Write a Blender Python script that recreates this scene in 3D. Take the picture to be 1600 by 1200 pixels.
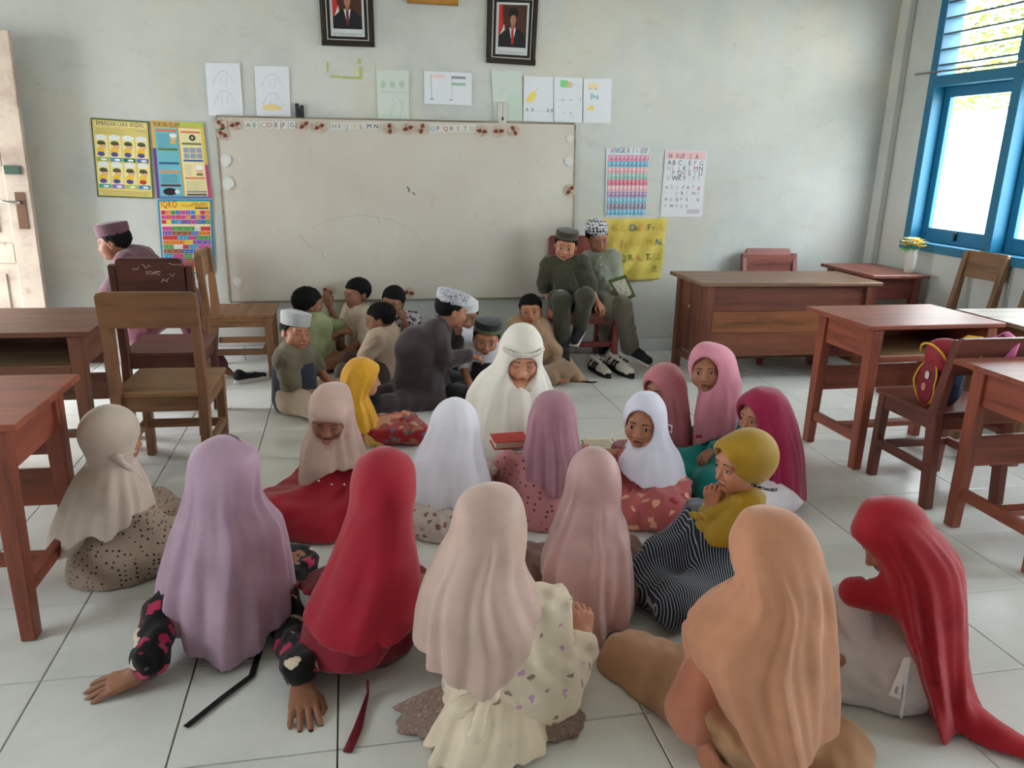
EXPOSURE, SKY = 1.6, 6.0
import bpy, math, random
import numpy as np
from mathutils import Matrix, Vector

scene = bpy.context.scene
COL = scene.collection
for o in list(bpy.data.objects):
    bpy.data.objects.remove(o)

# ------------------------------------------------------------------ camera
CAM_H, CAM_F = 1.4169, 1228.7
TH, YA, RO = math.radians(16.107), math.radians(11.904), math.radians(-1.621)
_r = Vector((math.cos(YA), -math.sin(YA), 0)); _fh = Vector((math.sin(YA), math.cos(YA), 0)); _z = Vector((0, 0, 1))
_f = math.cos(TH) * _fh - math.sin(TH) * _z
_d = -math.sin(TH) * _fh - math.cos(TH) * _z
_ax = math.cos(RO) * _r + math.sin(RO) * _d
_ay = math.sin(RO) * _r - math.cos(RO) * _d
cam_data = bpy.data.cameras.new('camera')
cam = bpy.data.objects.new('camera', cam_data)
COL.objects.link(cam)
cam_data.sensor_width = 36.0
cam_data.lens = CAM_F / 1600.0 * 36.0
cam_data.clip_start = 0.05
cam.matrix_world = Matrix(((_ax.x, _ay.x, -_f.x, 0), (_ax.y, _ay.y, -_f.y, 0), (_ax.z, _ay.z, -_f.z, CAM_H), (0, 0, 0, 1)))
scene.camera = cam

# ------------------------------------------------------------------ world, exposure
scene.view_settings.view_transform = 'Standard'
scene.view_settings.look = 'None'
scene.view_settings.gamma = 1.0
scene.view_settings.use_curve_mapping = False
scene.view_settings.exposure = EXPOSURE
world = bpy.data.worlds.new('overcast_sky'); scene.world = world
world.use_nodes = True
_bg = world.node_tree.nodes['Background']
_bg.inputs[0].default_value = (0.93, 0.975, 1.0, 1)
_bg.inputs[1].default_value = SKY
try:
    scene.cycles.use_denoising = True
    scene.cycles.max_bounces = 10
    scene.cycles.diffuse_bounces = 7
    scene.cycles.transparent_max_bounces = 12
    scene.cycles.sample_clamp_indirect = 8.0
    scene.cycles.caustics_reflective = False
    scene.cycles.caustics_refractive = False
except Exception:
    pass

# room extents (metres): x along the whiteboard wall, y towards it
XL, XR, YB, YW, ZC = -2.95, 4.06, -2.6, 5.606, 3.25

def ray(px, py):
    x = (px - 800) / CAM_F; y = (py - 600) / CAM_F
    v = x * _ax - y * _ay + _f
    return v
def floor_at(px, py, z=0.0):
    v = ray(px, py); t = (z - CAM_H) / v.z
    return Vector((v.x * t, v.y * t, z))
def depth_at(px, py, y):
    v = ray(px, py); t = y / v.y
    return Vector((v.x * t, y, CAM_H + v.z * t))
def side_at(px, py, x):
    v = ray(px, py); t = x / v.x
    return Vector((x, v.y * t, CAM_H + v.z * t))

def portal(name, loc, rot, sx, sy):
    l = bpy.data.lights.new(name, 'AREA'); l.shape = 'RECTANGLE'; l.size = sx; l.size_y = sy
    l.cycles.is_portal = True
    o = bpy.data.objects.new(name, l); COL.objects.link(o)
    o.location = loc; o.rotation_euler = rot
    return o
# openings of the room: three windows on the right, one added on the left and the doorway
WIN_R = [(3.62, 5.24), (1.55, 3.17), (-0.75, 0.87)]  # last window is out of view, added to brighten the front floor
WIN_L_ADDED = [(0.5, 2.12)]  # unseen window, added to let in more light from the left
DOOR = (4.50, 5.46)
SILL, HEAD = 0.845, 2.62
for i, (a, b) in enumerate(WIN_R):
    portal('window_daylight', (XR + 0.17, (a + b) / 2, (SILL + HEAD) / 2), (0, math.radians(90), 0), HEAD - SILL, b - a)
for i, (a, b) in enumerate(WIN_L_ADDED):
    portal('window_daylight', (XL - 0.17, (a + b) / 2, (SILL + HEAD) / 2), (0, math.radians(-90), 0), HEAD - SILL, b - a)
portal('door_daylight', (XL - 0.17, sum(DOOR) / 2, 1.05), (0, math.radians(-90), 0), 2.1, DOOR[1] - DOOR[0])

# ------------------------------------------------------------------ materials
FAB = 1.0
MATS = {}
def lin(c):
    """sRGB 0-255 -> linear rgba"""
    r = []
    for v in c[:3]:
        v = v / 255.0
        r.append(v / 12.92 if v <= 0.04045 else ((v + 0.055) / 1.055) ** 2.4)
    return (r[0], r[1], r[2], 1.0)
class NT:
    def __init__(self, name):
        self.m = bpy.data.materials.new(name); self.m.use_nodes = True
        self.t = self.m.node_tree; self.n = self.t.nodes; self.b = self.n['Principled BSDF']
    def node(self, ty, **kw):
        n = self.n.new(ty)
        for k, v in kw.items():
            if k.startswith('i_'):
                key = k[2:]
                key = int(key) if key.isdigit() else key.replace('_', ' ')
                n.inputs[key].default_value = v
            else:
                setattr(n, k, v)
        return n
    def link(self, a, b): self.t.links.new(a, b)
    def coord(self, kind='Object', scale=(1, 1, 1), rot=(0, 0, 0)):
        tc = self.node('ShaderNodeTexCoord'); mp = self.node('ShaderNodeMapping')
        mp.inputs['Scale'].default_value = scale; mp.inputs['Rotation'].default_value = rot
        self.link(tc.outputs[kind], mp.inputs[0]); return mp.outputs[0]
    def noise(self, vec, scale, detail=3, rough=0.5):
        n = self.node('ShaderNodeTexNoise'); n.inputs['Scale'].default_value = scale
        n.inputs['Detail'].default_value = detail; n.inputs['Roughness'].default_value = rough
        self.link(vec, n.inputs['Vector']); return n.outputs['Fac']
    def ramp(self, fac, stops):
        r = self.node('ShaderNodeValToRGB'); e = r.color_ramp.elements
        while len(e) < len(stops): e.new(0.5)
        for el, (p, c) in zip(e, stops): el.position = p; el.color = c
        self.link(fac, r.inputs[0]); return r.outputs[0]
    def mix(self, fac, a, b, mode='MIX'):
        m = self.node('ShaderNodeMix'); m.data_type = 'RGBA'; m.blend_type = mode
        for sock, v in ((0, fac), (6, a), (7, b)):
            if hasattr(v, 'is_linked') or hasattr(v, 'links'): self.link(v, m.inputs[sock])
            else: m.inputs[sock].default_value = v
        return m.outputs[2]
    def bump(self, h, strength, dist=0.01):
        b = self.node('ShaderNodeBump'); b.inputs['Strength'].default_value = strength; b.inputs['Distance'].default_value = dist
        self.link(h, b.inputs['Height']); self.link(b.outputs[0], self.b.inputs['Normal'])
    def set(self, **kw):
        for k, v in kw.items():
            s = self.b.inputs[k.replace('_', ' ')]
            if hasattr(v, 'links'): self.link(v, s)
            else: s.default_value = v
        return self
def mat(key, fn):
    if key not in MATS: MATS[key] = fn(); MATS[key].name = key
    return MATS[key]
def plain(key, c, rough=0.6, metal=0.0, bump=0.0, bscale=60, spec=0.4):
    def f():
        t = NT(key); t.set(Base_Color=lin(c), Roughness=rough, Metallic=metal); t.b.inputs['Specular IOR Level'].default_value = spec
        if bump:
            t.bump(t.noise(t.coord(), bscale, 4), bump, 0.004)
        return t.m
    return mat(key, f)
def wood(key, c, axis=0, dark=0.62, rough=0.42):
    k = key + '_xyz'[axis + 1]
    def f():
        t = NT(k); s = [14, 14, 14]; s[axis] = 1.2
        v = t.coord('Object', s)
        oi = t.node('ShaderNodeObjectInfo')
        add = t.node('ShaderNodeVectorMath', operation='ADD'); t.link(v, add.inputs[0])
        sc = t.node('ShaderNodeVectorMath', operation='SCALE'); sc.inputs[0].default_value = (7, 5, 9); t.link(oi.outputs['Random'], sc.inputs['Scale'])
        t.link(sc.outputs[0], add.inputs[1]); v = add.outputs[0]
        n = t.noise(v, 1.6, 6, 0.62)
        base = lin(c); dk = tuple(x * dark * dark for x in base[:3]) + (1,); lt = tuple(min(1, x * 1.25) for x in base[:3]) + (1,)
        col = t.ramp(n, [(0.28, dk), (0.5, base), (0.75, lt)])
        blot = t.noise(t.coord('Object', (3, 3, 3)), 1.4, 3)
        col = t.mix(t.ramp(blot, [(0.4, (0, 0, 0, 1)), (0.75, (0.28, 0.28, 0.28, 1))]), col, dk)
        t.set(Base_Color=col, Roughness=rough); t.b.inputs['Specular IOR Level'].default_value = 0.45
        t.bump(n, 0.12, 0.003)
        return t.m
    return mat(k, f)
def fabric(key, c, rough=0.75, sheen=0.25, var=0.12, weave=900):
    def f():
        t = NT(key); v = t.coord()
        n = t.noise(v, 9, 3); kf = min(FAB, .80 / max(lin(c)[:3])); base = tuple(x * kf for x in lin(c)[:3]) + (1,)
        lo = tuple(x * (1 - var) for x in base[:3]) + (1,); hi = tuple(min(1, x * (1 + var)) for x in base[:3]) + (1,)
        t.set(Base_Color=t.ramp(n, [(0.3, lo), (0.7, hi)]), Roughness=rough)
        t.b.inputs['Specular IOR Level'].default_value = 0.25
        t.b.inputs['Sheen Weight'].default_value = sheen; t.b.inputs['Sheen Roughness'].default_value = 0.5
        t.bump(t.noise(v, weave, 2), 0.05, 0.002)
        return t.m
    return mat(key, f)
def printed(key, base, spots, scale=30, thr=0.32, second=None, rough=0.8, stripe=None):
    """cloth with a printed pattern: round dots, blossoms or stripes"""
    def f():
        t = NT(key); v = t.coord()
        col = lin(base)
        n0 = t.noise(v, 8, 3)
        col = t.ramp(n0, [(0.3, tuple(x * .86 for x in lin(base)[:3]) + (1,)), (0.7, lin(base))])
        if stripe:
            w = t.node('ShaderNodeTexWave'); w.inputs['Scale'].default_value = stripe[0]; w.inputs['Distortion'].default_value = stripe[1]
            w.inputs['Detail'].default_value = 1; w.inputs['Detail Scale'].default_value = .6
            t.link(v, w.inputs[0])
            msk = t.ramp(w.outputs['Fac'], [(0.80, (0, 0, 0, 1)), (0.88, (1, 1, 1, 1))])
            col = t.mix(msk, col, lin(spots))
        else:
            vo = t.node('ShaderNodeTexVoronoi'); vo.inputs['Scale'].default_value = scale
            vo.inputs['Randomness'].default_value = 0.35 if second is None else 1.0
            if second is not None:
                wob = t.node('ShaderNodeTexNoise'); wob.inputs['Scale'].default_value = scale * 1.6
                t.link(v, wob.inputs['Vector'])
                vm = t.node('ShaderNodeVectorMath', operation='MULTIPLY_ADD'); vm.inputs[1].default_value = (0.9 / scale,) * 3
                t.link(wob.outputs['Color'], vm.inputs[0]); t.link(v, vm.inputs[2]); t.link(vm.outputs[0], vo.inputs['Vector'])
            else:
                t.link(v, vo.inputs['Vector'])
            msk = t.ramp(vo.outputs['Distance'], [(thr - .03, (1, 1, 1, 1)), (thr + .03, (0, 0, 0, 1))])
            sp = lin(spots)
            if second is not None:
                sel = t.node('ShaderNodeSeparateColor'); t.link(vo.outputs['Color'], sel.inputs[0])
                sp = t.ramp(sel.outputs[0], [(0.0, lin(spots)), (0.45, lin(spots)), (0.5, lin(second)), (0.75, lin(second)), (0.8, lin(base))])
            col = t.mix(msk, col, sp)
        t.set(Base_Color=col, Roughness=rough); t.b.inputs['Specular IOR Level'].default_value = 0.2
        t.b.inputs['Sheen Weight'].default_value = 0.15
        t.bump(t.noise(v, 60, 3), 0.15, 0.004)
        return t.m
    return mat(key, f)
def vcol(key='printed_colours', rough=0.6, spec=0.3):
    def f():
        t = NT(key); a = t.node('ShaderNodeVertexColor'); a.layer_name = 'Col'
        t.set(Base_Color=a.outputs[0], Roughness=rough); t.b.inputs['Specular IOR Level'].default_value = spec
        return t.m
    return mat(key, f)

# ------------------------------------------------------------------ object helpers
def mesh_data(name, verts, faces, mats, midx=None, smooth=False, cols=None):
    me = bpy.data.meshes.new(name)
    if isinstance(verts, np.ndarray) and isinstance(faces, np.ndarray) and len(faces):
        nv, nf, k = len(verts), len(faces), faces.shape[1]
        me.vertices.add(nv); me.vertices.foreach_set('co', np.ascontiguousarray(verts, np.float32).ravel())
        me.loops.add(nf * k); me.loops.foreach_set('vertex_index', np.ascontiguousarray(faces, np.int32).ravel())
        me.polygons.add(nf); me.polygons.foreach_set('loop_start', np.arange(0, nf * k, k, dtype=np.int32))
        me.update(calc_edges=True)
    else:
        me.from_pydata([tuple(v) for v in verts], [], [tuple(int(i) for i in f) for f in faces]); me.update()
    if not isinstance(mats, (list, tuple)): mats = [mats]
    for m in mats: me.materials.append(m)
    if midx is not None: me.polygons.foreach_set('material_index', np.asarray(midx, np.int32))
    if smooth: me.polygons.foreach_set('use_smooth', np.ones(len(me.polygons), bool))
    if cols is not None:
        at = me.color_attributes.new('Col', 'FLOAT_COLOR', 'POINT')
        at.data.foreach_set('color', np.ascontiguousarray(cols, np.float32).ravel())
    return me
def add_obj(name, data, parent=None, loc=None, rz=None):
    o = bpy.data.objects.new(name, data); COL.objects.link(o)
    if parent is not None: o.parent = parent
    if loc is not None: o.location = loc
    if rz is not None: o.rotation_euler = (0, 0, rz)
    return o
def tag(o, label=None, cat=None, group=None, kind=None):
    if label: o['label'] = label
    if cat: o['category'] = cat
    if group: o['group'] = group
    if kind: o['kind'] = kind
    return o
def thing(name, label, cat, loc=(0, 0, 0), rz=0.0, group=None):
    return tag(add_obj(name, None, None, loc, rz), label, cat, group)
def orient(verts, faces):
    v = np.asarray(verts, float); c = v.mean(0); out = []
    for f in faces:
        p = v[list(f)]; n = np.cross(p[1] - p[0], p[2] - p[0])
        out.append(tuple(f) if n @ (p.mean(0) - c) >= 0 else tuple(reversed(f)))
    return out
def chamfer_box(h, b):
    hx, hy, hz = h; b = min(b, min(h) * 0.45)
    V = []; idx = {}
    for sx in (-1, 1):
        for sy in (-1, 1):
            for sz in (-1, 1):
                for k in range(3):
                    p = [sx * (hx - b), sy * (hy - b), sz * (hz - b)]; p[k] = (sx * hx, sy * hy, sz * hz)[k]
                    idx[(sx, sy, sz, k)] = len(V); V.append(p)
    F = []
    for k in range(3):
        a, c = [i for i in range(3) if i != k]
        for s in (-1, 1):
            q = []
            for (u, w) in ((-1, -1), (1, -1), (1, 1), (-1, 1)):
                t = [0, 0, 0]; t[k] = s; t[a] = u; t[c] = w; q.append(idx[(*t, k)])
            F.append(q)
        for u in (-1, 1):
            for w in (-1, 1):
                t0 = [0, 0, 0]; t0[a] = u; t0[c] = w; t1 = list(t0); t0[k] = -1; t1[k] = 1
                F.append([idx[(*t0, a)], idx[(*t1, a)], idx[(*t1, c)], idx[(*t0, c)]])
    for sx in (-1, 1):
        for sy in (-1, 1):
            for sz in (-1, 1): F.append([idx[(sx, sy, sz, k)] for k in range(3)])
    return np.array(V, float), orient(V, F)
def box(name, m, c, size, parent=None, bevel=0.003, rot=None, kind=None):
    V, F = chamfer_box([s / 2 for s in size], bevel)
    if rot is not None: V = V @ np.array(rot.to_3x3()).T
    V = V + np.array(c, float)
    o = add_obj(name, mesh_data(name, V, F, m), parent)
    if kind: o['kind'] = kind
    return o
def beam_mesh(p0, p1, w0, d0, w1=None, d1=None, bevel=0.003, up=(0, 1, 0)):
    p0 = np.array(p0, float); p1 = np.array(p1, float); w1 = w0 if w1 is None else w1; d1 = d0 if d1 is None else d1
    z = p1 - p0; L = np.linalg.norm(z); z = z / L
    x = np.cross(np.array(up, float), z)
    if np.linalg.norm(x) < 1e-4: x = np.cross(np.array((1.0, 0, 0)), z)
    x /= np.linalg.norm(x); y = np.cross(z, x)
    V, F = chamfer_box((0.5, 0.5, L / 2), 0.0001)
    V, F = chamfer_box((w0 / 2, d0 / 2, L / 2), bevel)
    t = (V[:, 2] / L + 0.5)
    sx = 1 + t * (w1 / w0 - 1); sy = 1 + t * (d1 / d0 - 1)
    V = p0 + np.outer(t * L, z) + np.outer(V[:, 0] * sx, x) + np.outer(V[:, 1] * sy, y)
    return V, F
def beam(name, m, p0, p1, w0, d0, w1=None, d1=None, parent=None, bevel=0.003, up=(0, 1, 0)):
    V, F = beam_mesh(p0, p1, w0, d0, w1, d1, bevel, up)
    return add_obj(name, mesh_data(name, V, F, m), parent)
def tube_mesh(pts, rad, n=8, closed_ends=True, flat=None):
    """a swept tube through pts; rad scalar or list; flat = (width, thickness) ratio pair for straps"""
    P = np.array(pts, float); k = len(P); R = np.full(k, rad, float) if np.isscalar(rad) else np.array(rad, float)
    T = np.gradient(P, axis=0); T /= np.linalg.norm(T, axis=1)[:, None] + 1e-9
    V = []; u = np.array((0, 0, 1.0))
    if abs(T[0] @ u) > 0.9: u = np.array((1.0, 0, 0))
    fx, fy = flat if flat else (1, 1)
    for i in range(k):
        x = np.cross(u, T[i]); x /= np.linalg.norm(x) + 1e-9; y = np.cross(T[i], x)
        u = y if abs(T[i] @ np.array((0, 0, 1.0))) > 0.9 else np.array((0, 0, 1.0)) if flat else y
        for j in range(n):
            a = 2 * math.pi * j / n
            V.append(P[i] + R[i] * (math.cos(a) * fx * x + math.sin(a) * fy * y))
    F = [(i * n + j, i * n + (j + 1) % n, (i + 1) * n + (j + 1) % n, (i + 1) * n + j) for i in range(k - 1) for j in range(n)]
    if closed_ends:
        F.append(tuple(range(n - 1, -1, -1))); F.append(tuple((k - 1) * n + j for j in range(n)))
    return V, F
def tube(name, m, pts, rad, parent=None, n=8, flat=None):
    V, F = tube_mesh(pts, rad, n, True, flat)
    return add_obj(name, mesh_data(name, V, F, m, smooth=True), parent)
def lathe_mesh(prof, n=24, c=(0, 0, 0), sx=1.0, sy=1.0):
    V = []; F = []
    for (r, z) in prof:
        for j in range(n):
            a = 2 * math.pi * j / n; V.append((c[0] + r * sx * math.cos(a), c[1] + r * sy * math.sin(a), c[2] + z))
    for i in range(len(prof) - 1):
        for j in range(n): F.append((i * n + j, i * n + (j + 1) % n, (i + 1) * n + (j + 1) % n, (i + 1) * n + j))
    F.append(tuple(range(n - 1, -1, -1))); F.append(tuple((len(prof) - 1) * n + j for j in range(n)))
    return V, F
class MB:
    """collects pieces of ONE part"""
    def __init__(s): s.V = []; s.F = []; s.C = []; s.M = []
    def add(s, V, F, col=None, mi=0):
        o = len(s.V); s.V += [tuple(v) for v in V]; s.F += [tuple(int(i) + o for i in f) for f in F]; s.M += [mi] * len(F)
        s.C += [lin(col) if col is not None else (1, 1, 1, 1)] * len(V); return s
    def build(s, name, m, parent=None, smooth=False):
        return add_obj(name, mesh_data(name, s.V, s.F, m, s.M, smooth, s.C), parent)

# glyphs: every character once, as flat outlines
GLYPH = {}
def make_glyphs(chars):
    obs = []
    for ch in chars:
        c = bpy.data.curves.new('glyph', 'FONT'); c.body = ch; c.size = 1.0; c.resolution_u = 2
        o = bpy.data.objects.new('glyph', c); COL.objects.link(o); obs.append((ch, o))
    dg = bpy.context.evaluated_depsgraph_get()
    for ch, o in obs:
        me = o.evaluated_get(dg).to_mesh()
        V = [tuple(v.co) for v in me.vertices]; F = [tuple(p.vertices) for p in me.polygons]
        w = max([v[0] for v in V]) if V else 0.25
        x0 = min([v[0] for v in V]) if V else 0
        GLYPH[ch] = ([(v[0] - x0, v[1], 0) for v in V], F, w - x0)
    for ch, o in obs:
        c = o.data; bpy.data.objects.remove(o); bpy.data.curves.remove(c)
make_glyphs("ABCDEFGHIJKLMNOPQRSTUVWXYZabcdefghijklmnopqrstuvwxyz0123456789-.?!,()")
# ================================================================== the room
def wall_mat():
    t = NT('whitewashed_plaster'); v = t.coord('Object')
    base = lin((203, 206, 202)); 
    n = t.noise(v, 1.3, 5, 0.6); col = t.ramp(n, [(0.3, lin((188, 192, 188))), (0.55, base), (0.8, lin((211, 212, 206)))])
    st = t.noise(t.coord('Object', (1, 1, .7)), 1.7, 6, .62)
    col = t.mix(t.ramp(st, [(.50, (0, 0, 0, 1)), (.72, (.7, .7, .7, 1))]), col, lin((212, 204, 184)))
    dirt = t.noise(t.coord('Object', (1, 1, 1.6)), 5.5, 8, 0.72)
    col = t.mix(t.ramp(dirt, [(0.56, (0, 0, 0, 1)), (0.78, (.45, .45, .45, 1))]), col, lin((176, 172, 156)))
    sp = t.noise(t.coord('Object', (1, 1, .55)), 21, 4, 0.6)
    col = t.mix(t.ramp(sp, [(0.71, (0, 0, 0, 1)), (0.78, (.6, .6, .6, 1))]), col, lin((128, 124, 112)))
    t.set(Base_Color=col, Roughness=0.85); t.b.inputs['Specular IOR Level'].default_value = 0.2
    t.bump(t.noise(v, 14, 6, 0.65), 0.25, 0.01)
    return t.m
WALL = mat('whitewashed_plaster', wall_mat)
def tile_mat():
    t = NT('white_floor_tile'); v = t.coord('Object')
    oi = t.node('ShaderNodeObjectInfo')
    geo = t.node('ShaderNodeNewGeometry')
    n = t.noise(geo.outputs['Position'], 2.2, 5, 0.6)
    col = t.ramp(n, [(0.3, lin((214, 214, 210))), (0.6, lin((228, 229, 226)))])
    sm = t.noise(geo.outputs['Position'], 9, 6, 0.7)
    col = t.mix(t.ramp(sm, [(0.45, (0, 0, 0, 1)), (0.85, (.08, .08, .08, 1))]), col, lin((160, 154, 140)))
    col = t.mix(t.ramp(oi.outputs['Random'], [(0, (0, 0, 0, 1)), (1, (.16, .16, .16, 1))]), col, lin((186, 182, 170)))
    r = t.node('ShaderNodeMapRange'); r.inputs['To Min'].default_value = 0.20; r.inputs['To Max'].default_value = 0.30
    t.link(sm, r.inputs[0])
    t.set(Base_Color=col, Roughness=r.outputs[0]); t.b.inputs['Specular IOR Level'].default_value = 0.42
    return t.m
TILE = mat('white_floor_tile', tile_mat)
GROUT = plain('dark_grout', (96, 88, 76), 0.9)

floor = box('floor', GROUT, ((XL + XR) / 2, (YB + YW) / 2, -0.06), (XR - XL + .3, YW - YB + .3, 0.10), bevel=0.001, kind='structure')
TS = 0.40; TX0, TY0 = -0.8640, 2.0609
Vt, Ft = chamfer_box((TS / 2 - .0022, TS / 2 - .0022, 0.006), 0.0015)
tile_me = mesh_data('tile', Vt, Ft, TILE)
def cut_tile(x0, x1, y0, y1, name='tile'):
    full = abs(x1 - x0 - TS) < 1e-6 and abs(y1 - y0 - TS) < 1e-6
    if full: me = tile_me
    else:
        V, F = chamfer_box(((x1 - x0) / 2 - .0022, (y1 - y0) / 2 - .0022, 0.006), 0.0015); me = mesh_data('tile', V, F, TILE)
    o = add_obj('tile', me, floor, ((x0 + x1) / 2, (y0 + y1) / 2, -0.006)); return o
i0 = -6
for i in range(-6, 13):
    for j in range(-4, 9):
        x0, x1 = max(TX0 + i * TS, XL + .001), min(TX0 + (i + 1) * TS, XR - .001)
        y0, y1 = TY0 + j * TS, min(TY0 + (j + 1) * TS, YW - .001)
        if x1 - x0 < 0.02 or y1 - y0 < 0.02: continue
        cut_tile(x0, x1, y0, y1)
fy = TY0 - 4 * TS
o = box('tile', TILE, ((XL + XR) / 2, (YB + fy) / 2, -0.006), (XR - XL - .01, fy - YB - .01, 0.012), floor, 0.001); o['kind'] = 'stuff'

def wall_mesh(openings, a0, a1, z0, z1, t0, t1, axis):
    """a wall slab between t0 and t1 in thickness with rectangular openings (a, b, zlo, zhi)"""
    ys = sorted({a0, a1, *[o[0] for o in openings], *[o[1] for o in openings]}); zs = sorted({z0, z1, *[o[2] for o in openings], *[o[3] for o in openings]})
    mb = MB()
    for i in range(len(ys) - 1):
        for j in range(len(zs) - 1):
            cy, cz = (ys[i] + ys[i + 1]) / 2, (zs[j] + zs[j + 1]) / 2
            if any(o[0] < cy < o[1] and o[2] < cz < o[3] for o in openings): continue
            V, F = chamfer_box(((t1 - t0) / 2, (ys[i + 1] - ys[i]) / 2, (zs[j + 1] - zs[j]) / 2), 0.0)
            V = V + np.array(((t0 + t1) / 2, cy, cz))
            if axis == 'y': V = V[:, [1, 0, 2]]; F = [tuple(reversed(f)) for f in F]
            mb.add(V, F)
    return mb
w = wall_mesh([], XL - .15, XR + .15, 0, ZC, YW, YW + .15, 'y').build('wall_back', WALL); w['kind'] = 'structure'
w = wall_mesh([], XL - .15, XR + .15, 0, ZC, YB - .15, YB, 'y').build('wall_front', WALL); w['kind'] = 'structure'
w = wall_mesh([(a, b, SILL, HEAD) for a, b in WIN_R], YB, YW, 0, ZC, XR, XR + .15, 'x').build('wall_right', WALL); w['kind'] = 'structure'
w = wall_mesh([(a, b, SILL, HEAD) for a, b in WIN_L_ADDED] + [(DOOR[0], DOOR[1], 0, 2.1)], YB, YW, 0, ZC, XL - .15, XL, 'x').build('wall_left', WALL); w['kind'] = 'structure'
box('ceiling', plain('white_ceiling_board', (206, 206, 200), 0.9), ((XL + XR) / 2, (YB + YW) / 2, ZC + .05), (XR - XL + .3, YW - YB + .3, .1), kind='structure')
box('trim_1', WALL, (XR - .03, YW - .054, ZC / 2), (.06, .107, ZC - .002), bevel=0.008, kind='structure')
# skirting of white tiles along the whiteboard wall and the right wall
bb = box('baseboard_back', GROUT, ((XL + XR) / 2 - .03, YW - .004, 0.05), (XR - XL - .07, .006, .098), bevel=0.001, kind='structure')
SK = plain('white_skirting_tile', (216, 218, 220), 0.25)
sV, sF = chamfer_box((TS / 2 - .002, .005, .049), .002); sk_me = mesh_data('tile', sV, sF, SK)
for i in range(-5, 12): add_obj('tile', sk_me, bb, (TX0 + .2 + i * TS + .33 * TS, YW - .011, 0.05))
bb = box('baseboard_right', GROUT, (XR - .004, (YB + YW) / 2 - .06, 0.05), (.006, YW - YB - .12, .098), bevel=0.001, kind='structure')
sV, sF = chamfer_box((.005, TS / 2 - .002, .049), .002); sk_me2 = mesh_data('tile', sV, sF, SK)
for j in range(-1, 8): add_obj('tile', sk_me2, bb, (XR - .011, TY0 + .2 + j * TS, 0.05))

# ------------------------------------------------------------------ windows
BLUE = plain('blue_window_paint', (34, 112, 148), 0.45, bump=0.1)
SLAT = plain('bluegrey_slat_paint', (84, 112, 126), 0.5)
def glass():
    t = NT('window_glass'); t.n.remove(t.b)
    tr = t.node('ShaderNodeBsdfTransparent'); gl = t.node('ShaderNodeBsdfGlossy'); gl.inputs['Roughness'].default_value = 0.02
    mx = t.node('ShaderNodeMixShader'); mx.inputs[0].default_value = 0.06
    tr.inputs[0].default_value = (.96, .98, .98, 1)
    t.link(tr.outputs[0], mx.inputs[1]); t.link(gl.outputs[0], mx.inputs[2]); t.link(mx.outputs[0], t.n['Material Output'].inputs[0])
    return t.m
GLASS = mat('window_glass', glass)
def window(name, a, b, side):
    """side +1: right wall, -1: left wall"""
    X = XR if side > 0 else XL
    r = tag(add_obj(name, None), kind='structure')
    def bx(n, c, s, m=BLUE, par=r, **k): return box(n, m, (X + side * c[0], c[1], c[2]), s, par, **k)
    D = .15; cx = D / 2 - .006
    fr = bx('frame_post', (cx, b - .035, (SILL + HEAD) / 2), (D, .07, HEAD - SILL))
    bx('frame_post', (cx, a + .035, (SILL + HEAD) / 2), (D, .07, HEAD - SILL))
    m = (a + b) / 2
    bx('mullion', (cx - .002, m, (SILL + HEAD) / 2), (D + .012, .075, HEAD - SILL - .122))
    bx('window_sill', (cx - .012, (a + b) / 2, SILL + .03), (D + .025, b - a, .06))
    bx('frame_head', (cx, (a + b) / 2, HEAD - .03), (D, b - a, .06))
    for (ya, yb) in ((a + .07, m - .0375), (m + .0375, b - .07)): bx('transom', (cx, (ya + yb) / 2, 2.005), (D - .004, yb - ya, .07))
    for (y0, y1) in ((a + .07, m - .0375), (m + .0375, b - .07)):
        yc = (y0 + y1) / 2; z0, z1 = SILL + .06, 1.97
        sash = add_obj('sash', None, r)
        sx = .105
        bx('sash_stile', (sx, y0 + .03, (z0 + z1) / 2), (.035, .06, z1 - z0), par=sash); bx('sash_stile', (sx, y1 - .03, (z0 + z1) / 2), (.035, .06, z1 - z0), par=sash)
        bx('sash_rail', (sx, yc, z0 + .05), (.035, y1 - y0 - .12, .10), par=sash); bx('sash_rail', (sx, yc, z1 - .035), (.035, y1 - y0 - .12, .07), par=sash)
        bx('pane', (sx, yc, (z0 + z1) / 2 + .015), (.004, y1 - y0 - .12, z1 - z0 - .17), GLASS, sash, bevel=0.0005)
        bx('latch', (sx - .03, yc, z0 + .06), (.02, .012, .06), plain('dark_iron', (50, 45, 42), .5, .6), sash)
        z = 2.085
        while z < HEAD - .08:
            R = Matrix.Rotation(math.radians(-6 * side), 3, 'Y')
            bx('slat', (cx, yc, z + .03), (.135, y1 - y0, .012), SLAT, r, rot=R); z += .10
    return r
for i, (a, b) in enumerate(WIN_R): window('window_%d' % (i + 1), a, b, 1)
for i, (a, b) in enumerate(WIN_L_ADDED): window('window_%d' % (i + 4), a, b, -1)  # left window: out of view, added for its light
rod = tube('curtain_rod', plain('grey_rod', (150, 148, 140), .4, .3), [(XR - .03, 5.36, 2.065), (XR - .035, 4.4, 2.055), (XR - .03, 3.45, 2.06)], .007, n=8)
tag(rod, 'thin grey curtain rod crossing the blue louvred window', 'rod')

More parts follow.
